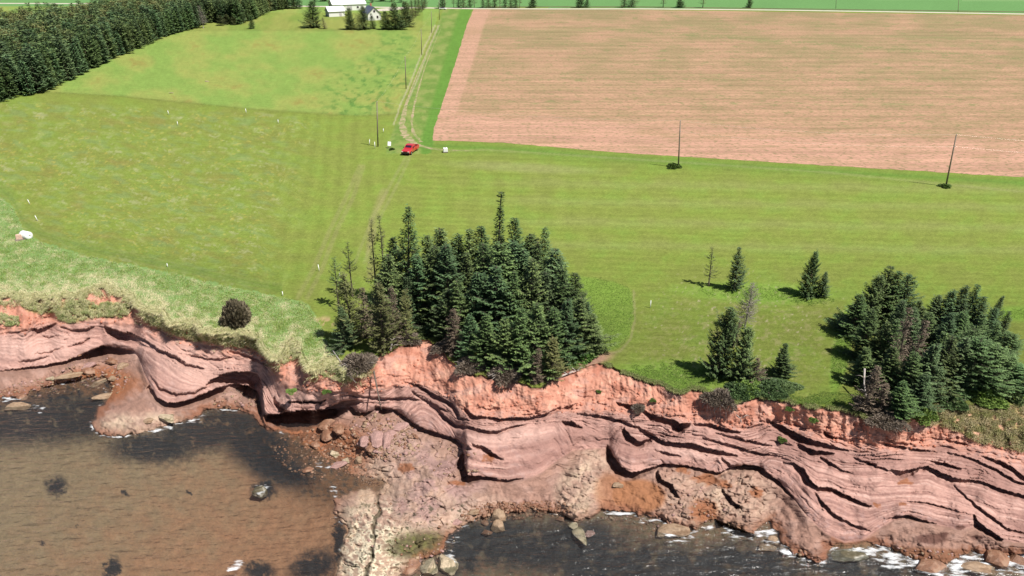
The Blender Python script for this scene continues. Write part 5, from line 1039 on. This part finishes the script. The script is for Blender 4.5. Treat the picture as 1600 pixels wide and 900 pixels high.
BL = [(407,770,20,12,'r_weed','lone weedy rock with a pale top standing out in the brown shallow water',0),(29,637,24,9,'r_tan','pale rock awash in the water near the lower left shore',10),(262,654,22,10,'r_cream','pale cream boulder on the wet ledge under the rounded overhang',-20),(232,657,10,7,'r_tan','small flat stone left of the cream boulder on the wet ledge',0),
 (166,620,24,9,'r_tan','tan oblong stone at the water edge of the little western cove',20),(176,592,8,6,'r_tan','small tan stone high in the western cove',0),(137,573,15,9,'r_pink','upper of two round stones in the western cove',0),(138,581,15,9,'r_brown','lower of two round stones in the western cove',0),(160,596,8,16,'r_tan','long narrow slab standing in the rubble of the western cove',-35),(192,573,12,8,'r_tan','pale stone at the right side of the western cove',30),(175,566,16,9,'r_brown','brown stone under the dark western cave',0),
 (108,588,24,8,'r_tan','flat jagged stone below the western overhang',20),(35,622,12,8,'r_brown','round brown stone at the far left water edge',0),(80,592,10,5,'r_cream','small pale stone beside the foam at the left',0),
 (511,665,26,12,'r_brown','flat brown slab right under the long dark overhang',0),(512,680,22,18,'r_brown','squarish brown slab below the flat one under the overhang',20),(529,672,15,15,'r_brown','dark upright block right of the squarish brown slab',0),(492,696,12,8,'r_brown','small brown stone at the edge of the wet flat',0),(590,687,19,20,'r_pink','left one of two purple blocks on the rubble slope',0),(604,689,14,18,'r_pink','right one of two purple blocks on the rubble slope',0),(568,691,15,13,'r_pink','mauve stone left of the purple blocks',0),(578,702,11,11,'r_brown','dark small stone below the purple blocks',0),(612,680,14,11,'r_pink','mauve stone right above the purple blocks',0),(625,668,20,10,'r_pink','long mauve stone nearest the cliff foot',20),
 (528,728,20,9,'r_pink','purple flat stone at the edge of the foamy wet flat',0),(541,720,9,8,'r_cream','little cream stone on the wet flat',0),(521,710,12,10,'r_cream','cream stone left of the little cream one on the wet flat',0),(560,720,12,8,'r_tan','tan stone at the right edge of the wet flat',0),(480,735,14,7,'r_brown','brown stone awash in the middle of the wet flat',0),
 (708,818,19,9,'r_pink','smooth pinkish stone on the shore of the pale platform',0),(671,886,22,24,'r_cream','left one of two knobbly cream rocks at the bottom edge',0),(697,884,24,22,'r_cream','right one of two knobbly cream rocks at the bottom edge',0),(640,888,26,16,'r_brown','brown rock beside the knobbly cream ones at the bottom',0),
 (778,807,23,13,'r_tan','upper of two tan boulders on the gravelly shore',10),(777,823,21,12,'r_tan','lower of two tan boulders on the gravelly shore',10),(760,833,14,8,'r_brown','small brown stone in the water below the tan boulders',0),(757,818,10,7,'r_brown','small stone left of the tan boulders',0),(740,800,12,8,'r_tan','tan stone at the right end of the pale platform',0),
 (965,759,13,7,'r_tan','small pale stone at the top of the orange sand',0),(898,824,13,10,'r_cream','upper part stone of the pale islet in the dark water',30),(908,840,16,22,'r_cream','long pale islet rock standing in the dark water',20),(876,812,14,7,'r_brown','brown stone at the foot of the pale outcrop',0),(920,835,13,7,'r_pink','pink stone just right of the pale islet',0),
 (1050,832,38,16,'r_tan','yellowish rock awash in foam below the orange sand',0),(1206,846,20,9,'r_tan','upper flat stone awash right of the pointed ledge',0),(1198,857,20,8,'r_tan','lower flat stone awash right of the pointed ledge',0),(1524,887,30,14,'r_tan','leftmost tan rock in the white surf at lower right',-10),(1554,876,28,18,'r_brown','brown rock in the surf under the right ledge',0),(1450,888,36,14,'r_brown','low brown rock awash in the surf near the bottom right',0),(1590,880,24,16,'r_brown','brown rock at the right bottom corner in the surf',0),(1330,870,40,12,'r_weed','dark rock under thin foam below the right ledges',0)]
for (x, y, w, h, mk, lb, rt) in BL: boulder(x, y, w, h, mk, lb, rt, 1 if h > 22 else 0 if 'islet' in lb else None)
# rubble as stuff
def rubble(name, label, zones, mks):
    for mk in mks:
        vs, fs_ = [], []; b = 0; base = []
        for i in range(3):
            me = rock_mesh(900 + i + len(mk), [.5, .4, .6][i], 1); v_ = np.array([v.co[:] for v in me.vertices]); f_ = np.array([p.vertices[:] for p in me.polygons]); base.append((v_, f_))
        for (cx, cy, rx, ry, an, n, smin, smax) in zones:
            for _ in range(n // len(mks)):
                a = rng.uniform(0, 6.283); q_ = math.sqrt(rng.random()); x = rx * q_ * math.cos(a); y = ry * q_ * math.sin(a); c, s = math.cos(R(an)), math.sin(R(an)); px = cx + x * c - y * s; py = cy + x * s + y * c
                p = surf_z(px, py)
                if p[2] < ZW - .4: continue
                v_, f_ = base[rng.integers(3)]; sz = smin + (smax - smin) * rng.random() ** 2.5; t = rng.uniform(0, 6.28); sc = sz * np.array([1, rng.uniform(.6, 1), rng.uniform(.6, 1.1)]); w = v_ * sc
                vs.append(np.stack([w[:, 0] * math.cos(t) - w[:, 1] * math.sin(t) + p[0], w[:, 0] * math.sin(t) + w[:, 1] * math.cos(t) + p[1], w[:, 2] + p[2]], 1)); fs_.append(f_ + b); b += len(v_)
        me = mesh_np(name, np.concatenate(vs), np.concatenate(fs_), M[mk]); tag(link(bpy.data.objects.new(name, me)), label + (' in brown' if mk == 'r_brown' else ' in pinkish grey' if mk == 'r_pink' else ' in tan'), 'stones', kind='stuff')
rubble('rubble', 'loose small stones strewn along the foot of the cliff', [(600,680,55,38,20,520,.08,.42),(150,585,55,32,10,330,.07,.35),(60,606,80,14,-8,260,.06,.3),(370,625,40,16,0,120,.06,.3),(700,715,50,30,20,110,.06,.3),(640,820,80,50,0,160,.05,.22),(690,880,50,22,0,120,.08,.35),(1090,790,50,30,0,120,.05,.25),(1000,815,60,10,5,130,.05,.25),(1230,870,60,14,10,80,.08,.3),(1450,872,120,14,4,130,.08,.3)], ['r_brown', 'r_pink', 'r_tan'])
rubble('wet_rubble', 'wet brown cobbles on the rusty flat west of the pale platform', [(530,700,60,34,20,420,.08,.36),(480,715,60,30,20,300,.06,.3),(560,745,40,12,10,80,.06,.25),(780,800,60,16,-5,330,.06,.34),(850,795,40,14,0,220,.06,.3),(100,600,90,14,-8,160,.07,.3)], ['r_brown'])
# crumbled clods on the soil face
vs, fs_ = [], []; b = 0
me0 = rock_mesh(77, .8, 1); v0 = np.array([v.co[:] for v in me0.vertices]); f0 = np.array([p.vertices[:] for p in me0.polygons])
for _ in range(900):
    px = rng.uniform(-10, 1610); ee = float(E(np.array([px]))[0]); s1 = float(S(np.array([px]))[0]); py = ee + 6 + (s1 - ee) * rng.beta(2.6, 1.3)
    p = surf_z(px, py); w = v0 * (.05 + .22 * rng.random() ** 3); vs.append(w + p); fs_.append(f0 + b); b += len(v0)
M['clod'] = mat('red_clods', (.43, .17, .11), .95, noise=[((3, 3, 3), .2, 4)])
tag(link(bpy.data.objects.new('soil_clods', mesh_np('soil_clods', np.concatenate(vs), np.concatenate(fs_), M['clod']))), 'crumbled red clods of soil scattered on the eroding face', 'soil', kind='stuff')

# ------------------------------------------------------------------ utility poles and wires
M['pole'] = mat('grey_pole_wood', (.20, .165, .13), .9, noise=[((3, 3, .8), .25, 4)]); M['wire'] = mat('aluminium_wire', (.52, .46, .42), .4, metal=.3); M['white'] = mat('white_paint', (.80, .80, .78), .6)
M['glassy'] = mat('insulator_grey', (.35, .36, .38), .3)
def pole(px, py, tx, ty, label, r=.15, wires=True):
    h = height_for(px, py, ty); p = V(px, py); f = p.y * CP - (h - CAM_H) * SP; wx_ = (tx - 800) / FPX * f
    topv = Vector((wx_ - p.x, 0, h)); e = empty('utility_pole', p); tag(e, label, 'utility pole', 'utility poles')
    b = MB(); b.tube([(0, 0, -.3), tuple(topv * .5), tuple(topv)], [r, r * .85, r * .68], 9); b.build('shaft', M['pole'], e, smooth=True)
    b = MB(); b.tube([tuple(topv), tuple(topv + Vector((0, 0, .12))), tuple(topv + Vector((0, 0, .26)))], [.03, .07, .05], 8); b.build('insulator', M['glassy'], e)
    q_ = topv * .80; b = MB(); b.tube([tuple(q_ + Vector((0, -r * .6, 0))), tuple(q_ + Vector((0, -.28, 0)))], .035, 6); b.box(tuple(q_ + Vector((0, -.30, 0))), (.08, .08, .14)); b.build('bracket', M['glassy'], e)
    return p + topv + Vector((0, 0, .2)), p + q_ + Vector((0, -.30, 0))
PL = [(590.5,229,589,160,'utility pole beside the white posts at the near end of the grass lane'),(634.5,139,633,89,'second utility pole up the grass lane'),(659,86,658,46,'third utility pole up the grass lane'),(674.5,51,674,18,'fourth utility pole up the grass lane, left of its verge'),(686.5,31,686,0,'fifth utility pole up the grass lane, close to the road'),(695,14,695,-14,'farthest utility pole where the grass lane meets the road'),(1060,262,1063,190,'upright utility pole with a bush at its foot below the crop field'),(1478,291,1494,212,'leaning utility pole at the right below the crop field'),(1306,13.5,1307,-10,'distant utility pole beside the far road, left one'),(1497,19,1498,-4,'distant utility pole beside the far road, right one')]
tops = [pole(*p) for p in PL]
def wire(a, b_, sag, label, r=.012):
    pts = [a.lerp(b_, t / 24) - Vector((0, 0, sag * 4 * (t / 24) * (1 - t / 24))) for t in range(25)]; m = MB(); m.tube(pts, r, 4, False)
    return tag(m.build('power_line', M['wire']), label, 'power line')
off = V(2150, 330) + Vector((0, 0, 9.2))
wire(tops[6][0], tops[7][0], .9, 'upper wire between the upright pole and the leaning pole', .008); wire(tops[6][1], tops[7][1], .9, 'lower wire between the upright pole and the leaning pole', .008)
wire(tops[7][0], off, .9, 'upper wire running right out of the photo from the leaning pole', .004); wire(tops[7][1], off - Vector((0, 0, 1.8)), .9, 'lower wire running right out of the photo from the leaning pole', .004)
wire(tops[0][0], tops[6][0], 1.0, 'wire from the near lane pole to the upright pole over the lawn', .009)
for i in range(5): wire(tops[i][0], tops[i + 1][0], .8, 'wire in span %s of the lane poles counted from the near end' % ['one', 'two', 'three', 'four', 'five'][i], .009)

# ------------------------------------------------------------------ white stakes and small things in the grass
def stake(px, py, ty, label, name='marker_stake', r=.045, lean=(0, 0), m='white'):
    h = height_for(px, py, ty); e = empty(name, V(px, py)); tag(e, label, 'stake'); b = MB(); b.tube([(0, 0, -.1), (lean[0], lean[1], h)], r, 8); b.build('post', M[m], e, smooth=True)
    b = MB(); b.tube([(lean[0], lean[1], h), (lean[0], lean[1], h + .04)], [r * 1.15, r * 1.1], 8); b.build('cap', M[m], e); return e
for s in [(264,179,173,'white stake in the brownish meadow, behind another to its lower right',-.2),(278,196,190,'white stake in the brownish meadow nearest the mown boundary line',0),(385,177,170,'white stake beside the hay meadow boundary line',-.1),(435,193,187,'white stake alone in the mown meadow right of the boundary stakes',0),(47,319,312,'white stake, farther one of the two by the western coastal grass',-.3),(59,345,337,'white stake, nearer one of the two by the western coastal grass',-.3),(262,417,412,'white stake at the border of the coastal grass',0),(499,424,414,'white stake between the wheel tracks left of the thin spruces',-.1),(531,433,427,'short stake at the foot of the thin spruces',0),(577,227,218,'white leaning stake left of the near lane pole',.3),(586,232,222,'white post right beside the near lane pole',0),(599,207,201,'thin pale stake behind the near lane pole',.1),(1016,481,470,'white marker pipe in the lawn right of the big clump',0),(442,462,456,'small pale stake in the coastal grass near the track end',0)]:
    stake(s[0], s[1], s[2], s[3], lean=(s[4] * .6, 0), r=.07 if s[1] < 240 else .05)
# white board
p = V(608, 232); e = empty('marker_board', p, .3); tag(e, 'white leaning marker board above a dark little bush', 'sign'); b = MB(); b.box((0, 0, 1.0), (.7, .05, .9)); b.build('board', M['white'], e, bevel=.01); b = MB(); b.box((-.25, .06, .55), (.07, .07, 1.3)); b.box((.25, .06, .55), (.07, .07, 1.3)); b.build('legs', M['pole'], e); e.rotation_euler = (-.25, .15, .3)
# white tote by the track
e = empty('water_tote', V(696, 238), .2); tag(e, 'small white square tank on the grass beside the end of the dirt track', 'tank'); b = MB(); b.box((0, 0, .55), (.95, .95, .8), top=(.94, .94)); b.build('tank', M['white'], e, bevel=.09); b = MB(); b.box((0, 0, .07), (1.0, 1.0, .14)); b.build('pallet', M['pole'], e); b = MB(); b.tube([(0, 0, .95), (0, 0, 1.03)], .13, 12); b.build('lid', M['glassy'], e)
# pale stones in hay meadow
for (x, y, lb) in [(323, 127, 'pale flat stone in the hay meadow, right one'), (268, 145, 'pale flat stone in the hay meadow, left one')]: o = boulder(x, y, 7, 2, 'r_cream', lb); o.location = V(x, y, .1); o.scale = (.8, .5, .25)
# cut drum with rubble
e = empty('plastic_drum', V(43, 373), R(-25)); tag(e, 'white half tank lying on its side with a dark opening in the coastal grass', 'tank')
b = MB(); n = 16; L0, rr_ = 1.5, .62
for i, x in enumerate((-.75, -.70, .55, .72, .78)):
    r_ = (rr_, rr_, rr_, rr_ * .85, .02)[i]
    for k in range(n): b.v.append((x, r_ * math.cos(k * 6.2832 / n), .55 + r_ * math.sin(k * 6.2832 / n)))
for i in range(4):
    for k in range(n): b.f.append((i * n + k, i * n + (k + 1) % n, (i + 1) * n + (k + 1) % n, (i + 1) * n + k))
o = b.build('shell', M['white'], e, smooth=True); sd_ = o.modifiers.new('thick', 'SOLIDIFY'); sd_.thickness = .04
b = MB(); b.tube([(-.62, 0, .55), (-.60, 0, .55)], rr_ * .93, 16); b.build('inside_shade', mat('painted_shade', (.03, .022, .02), .8), e)  # near-black disc, its colour stands in for the shade inside the open tank
b = MB(); b.tube([(-.78, 0, .55), (-.72, 0, .55)], rr_ * 1.04, 16, False); b.build('rim_band', M['glassy'], e)
for (dx, w, hh, lb) in [(31, .75, .6, 'broken pinkish block leaning beside the white half tank')]:
    e = empty('concrete_block', V(dx, 375), .5); tag(e, lb, 'block'); b = MB(); b.box((0, 0, .45), (.9, .6, .9), top=(.8, .7)); b.build('block', M['clod'] if False else mat('pinkish_concrete', (.55, .38, .29), .9, noise=[((4, 4, 4), .25, 4)], bump=[((6, 6, 6), .6, .05)]), e, bevel=.05); b = MB(); b.box((.1, -.2, .12), (1.3, .9, .24)); b.build('footing', M['pole'], e, bevel=.03)

# ------------------------------------------------------------------ red pickup
M['red'] = mat('red_car_paint', (.52, .025, .03), .28, spec=.5, coat=1.0); M['tint'] = mat('tinted_glass', (.03, .012, .03), .08, spec=.6); M['tyre'] = mat('tyre_rubber', (.02, .02, .02), .8); M['rim'] = mat('alloy_rim', (.45, .45, .47), .3, metal=.8); M['black'] = mat('black_plastic', (.025, .025, .025), .5); M['lamp'] = mat('lamp_glass', (.75, .72, .68), .15); M['rlamp'] = mat('red_lamp_glass', (.35, .01, .01), .2)
car = empty('pickup_truck', V(641, 238), R(-14)); tag(car, 'red pickup truck parked on the grass where the dirt track ends', 'pickup truck')
def prof(b, secs):
    "secs: list of (y, half width low, half width top, z low, z mid, z top)"
    base = len(b.v)
    for (y, wl, wt, z0, zm, z1) in secs: b.v += [(-wl * .94, y, z0), (-wl, y, zm), (-wt, y, z1), (wt, y, z1), (wl, y, zm), (wl * .94, y, z0)]
    for i in range(len(secs) - 1):
        for k in range(6): b.f.append((base + i * 6 + k, base + i * 6 + (k + 1) % 6, base + (i + 1) * 6 + (k + 1) % 6, base + (i + 1) * 6 + k))
    b.f.append(tuple(base + k for k in range(6))); b.f.append(tuple(base + (len(secs) - 1) * 6 + k for k in range(6))[::-1])
b = MB(); prof(b, [(-2.70, .82, .80, .42, .68, .82), (-2.55, .92, .86, .36, .72, .98), (-1.9, .96, .88, .34, .75, 1.06), (-1.15, .97, .90, .34, .78, 1.12), (-.9, .97, .91, .34, .78, 1.12), (1.05, .97, .92, .34, .78, 1.12)]); b.build('body', M['red'], car, bevel=.03)
b = MB(); prof(b, [(-1.15, .86, .84, 1.10, 1.12, 1.14), (-.42, .82, .74, 1.10, 1.35, 1.66), (-.25, .82, .73, 1.10, 1.40, 1.72), (.75, .82, .73, 1.10, 1.40, 1.72), (.98, .84, .76, 1.10, 1.35, 1.60), (1.05, .86, .84, 1.10, 1.12, 1.14)]); b.build('cab', M['red'], car, bevel=.04)
b = MB(); b.add([(-.72, -1.09, 1.18), (.72, -1.09, 1.18), (.64, -.47, 1.64), (-.64, -.47, 1.64)], [(0, 1, 2, 3)]); b.build('windshield', M['tint'], car)
b = MB(); b.add([(-.66, 1.055, 1.20), (.66, 1.055, 1.20), (.62, .995, 1.58), (-.62, .995, 1.58)], [(3, 2, 1, 0)]); b.build('rear_window', M['tint'], car)
for s in (-1, 1):
    for y0, y1 in ((-.68, .12), (.2, .86)):
        b = MB(); b.add([(s * .855, y0, 1.17), (s * .855, y1, 1.17), (s * .775, y1 - .05, 1.58), (s * .775, y0 + .28 if y0 < 0 else y0, 1.58)], [(0, 1, 2, 3)]); b.build('side_window', M['tint'], car)
    b = MB(); b.box((s * .98, 1.85, .74), (.10, 1.65, .74), top=(.8, 1)); b.build('bed_side', M['red'], car, bevel=.02)
    b = MB(); b.box((s * 1.08, -.75, 1.22), (.20, .12, .16)); b.build('mirror', M['black'], car, bevel=.02)
    b = MB(); b.box((s * .68, -2.66, .80), (.36, .12, .16)); b.build('headlight', M['lamp'], car, bevel=.02)
    b = MB(); b.box((s * .93, 2.68, .88), (.12, .04, .34)); b.build('tail_light', M['rlamp'], car)
    for y in (-1.75, 1.75):
        w = MB(); w.tube([(s * .74, y, .38), (s * 1.0, y, .38)], .38, 18); wo = w.build('wheel', M['tyre'], car, bevel=.03); w = MB(); w.tube([(s * .99, y, .38), (s * 1.015, y, .38)], .22, 12); w.build('rim', M['rim'], wo)
b = MB(); b.box((0, 1.85, .62), (1.86, 1.62, .10)); b.build('bed_floor', M['black'], car); b = MB(); b.box((0, 2.66, .76), (1.82, .07, .70)); b.build('tailgate', M['red'], car, bevel=.02)
b = MB(); b.box((0, -2.74, .52), (1.78, .14, .24)); b.build('front_bumper', M['black'], car, bevel=.03); b = MB(); b.box((0, -2.70, .80), (.86, .06, .18)); b.build('grille', M['black'], car); b = MB(); b.box((0, 2.76, .50), (1.8, .12, .18)); b.build('rear_bumper', M['rim'], car, bevel=.02)
# a white car far off by the road
e = empty('parked_car', V(692, 15), R(80)); tag(e, 'tiny white car near the far road at the top of the lane', 'car'); b = MB(); prof(b, [(-2.1, .8, .75, .35, .6, .8), (-1.9, .85, .8, .3, .65, .9), (2.1, .85, .8, .3, .65, .9)]); b.build('body', M['white'], e, bevel=.05); b = MB(); prof(b, [(-.9, .78, .74, .9, .91, .93), (-.4, .75, .62, .9, 1.2, 1.42), (1.1, .75, .62, .9, 1.2, 1.42), (1.6, .78, .74, .9, .91, .93)]); b.build('cabin', M['tint'], e)
for s in (-1, 1):
    for y in (-1.3, 1.3): w = MB(); w.tube([(s * .68, y, .32), (s * .87, y, .32)], .32, 12); w.build('wheel', M['tyre'], e)

# ------------------------------------------------------------------ farm buildings
M['metalroof'] = mat('white_metal_roof', (.74, .75, .76), .5, noise=[((2, .3, 1), .05, 3)]); M['blueroof'] = mat('slate_blue_shingles', (.10, .115, .17), .8, noise=[((1.5, 1.5, 3), .15, 4)]); M['siding'] = mat('white_siding', (.74, .73, .70), .7, bump=[((.1, .1, 9), .3, .03)]); M['greysiding'] = mat('grey_siding', (.46, .43, .44), .7, bump=[((.1, .1, 9), .3, .03)]); M['bluesiding'] = mat('blue_grey_siding', (.27, .31, .40), .7, bump=[((.1, .1, 9), .3, .03)])
def gable(name, label, loc, rz, w, l, eave, ridge, wm, em, rm, wins, doors, chimney=False, cat='house'):
    "ridge along local y; gable ends at y = +-l/2; wins/doors: (side, along, z0, width, height)"
    e = empty(name, loc, rz); tag(e, label, cat)
    b = MB(); b.add([(-w/2, -l/2, -.3), (w/2, -l/2, -.3), (w/2, l/2, -.3), (-w/2, l/2, -.3), (-w/2, -l/2, eave), (w/2, -l/2, eave), (w/2, l/2, eave), (-w/2, l/2, eave)], [(1, 2, 6, 5), (3, 0, 4, 7)]); b.build('side_wall', wm, e)
    for s in (-1, 1):
        b = MB(); y = s * l / 2; b.add([(-w/2, y, -.3), (w/2, y, -.3), (w/2, y, eave), (0, y, ridge), (-w/2, y, eave)], [(0, 1, 2, 3, 4)]); b.build('gable_wall', em, e)
    for s in (-1, 1):
        o = .45; sl_ = (ridge - eave) / (w / 2); b = MB(); x1 = s * (w / 2 + o); z1 = eave - sl_ * o; t = .16
        b.add([(0, -l/2 - o, ridge), (x1, -l/2 - o, z1), (x1, l/2 + o, z1), (0, l/2 + o, ridge), (0, -l/2 - o, ridge + t), (x1, -l/2 - o, z1 + t), (x1, l/2 + o, z1 + t), (0, l/2 + o, ridge + t)], [(0, 1, 2, 3), (7, 6, 5, 4), (0, 4, 5, 1), (1, 5, 6, 2), (2, 6, 7, 3)]); rf = b.build('roof', rm, e)
        if s == 1 and chimney: c = MB(); c.box((0.5, l * .15, ridge + .5), (.8, .8, 1.8)); c.build('chimney', M['clod'], rf)
    for kind, lst in (('window', wins), ('door', doors)):
        for (sd, al, z0, ww_, hh) in lst:
            def P_(a, z, out_):
                if sd == 'S': return (a, -l/2 - out_, z)
                if sd == 'N': return (a, l/2 + out_, z)
                if sd == 'W': return (-w/2 - out_, a, z)
                return (w/2 + out_, a, z)
            f = MB(); f.add([P_(al - ww_/2 - .1, z0 - .1, .02), P_(al + ww_/2 + .1, z0 - .1, .02), P_(al + ww_/2 + .1, z0 + hh + .1, .02), P_(al - ww_/2 - .1, z0 + hh + .1, .02), P_(al - ww_/2 - .1, z0 - .1, .07), P_(al + ww_/2 + .1, z0 - .1, .07), P_(al + ww_/2 + .1, z0 + hh + .1, .07), P_(al - ww_/2 - .1, z0 + hh + .1, .07)], [(4, 5, 6, 7), (0, 1, 5, 4), (1, 2, 6, 5), (2, 3, 7, 6), (3, 0, 4, 7)])
            fo = f.build(kind, M['white'], e); g_ = MB(); g_.add([P_(al - ww_/2, z0, .085), P_(al + ww_/2, z0, .085), P_(al + ww_/2, z0 + hh, .085), P_(al - ww_/2, z0 + hh, .085)], [(0, 1, 2, 3)]); g_.build('pane' if kind == 'window' else 'panel', M['tint'] if kind == 'window' else M['greysiding'], fo)
    return e
gable('garage', 'low garage with blue-grey gable and white metal roof in front of the barn', V(524, 25), R(-62), 7.5, 9, 2.9, 5.0, M['siding'], M['bluesiding'], M['metalroof'], [('S', -1.5, 1.2, 1.0, 1.0)], [('S', 1.4, 0, 1.1, 2.2), ('E', 2.0, 0, 1.4, 2.3)], cat='garage')
gable('barn', 'long barn with white metal roof and grey gable at the top of the photo', V(543, 15), R(-66), 13, 20, 3.6, 6.6, M['siding'], M['greysiding'], M['metalroof'], [('E', -6, 1.2, 1.2, 1.1), ('E', 5, 1.2, 1.2, 1.1)], [('E', 0, 0, 3, 2.8)], cat='barn')
gable('farmhouse', 'white farmhouse with slate blue roof behind three spruces', V(581, 30), R(24), 7.0, 13, 3.4, 6.6, M['siding'], M['siding'], M['blueroof'], [('S', -1.6, 1.0, 1.0, 1.3), ('S', 1.6, 1.0, 1.0, 1.3), ('S', 0, 4.0, 1.0, 1.1), ('E', -3, 1.0, 1.2, 1.2), ('W', 0, 1.0, 1.2, 1.2)], [('E', 2, 0, 1.0, 2.1)], True)
print('done')
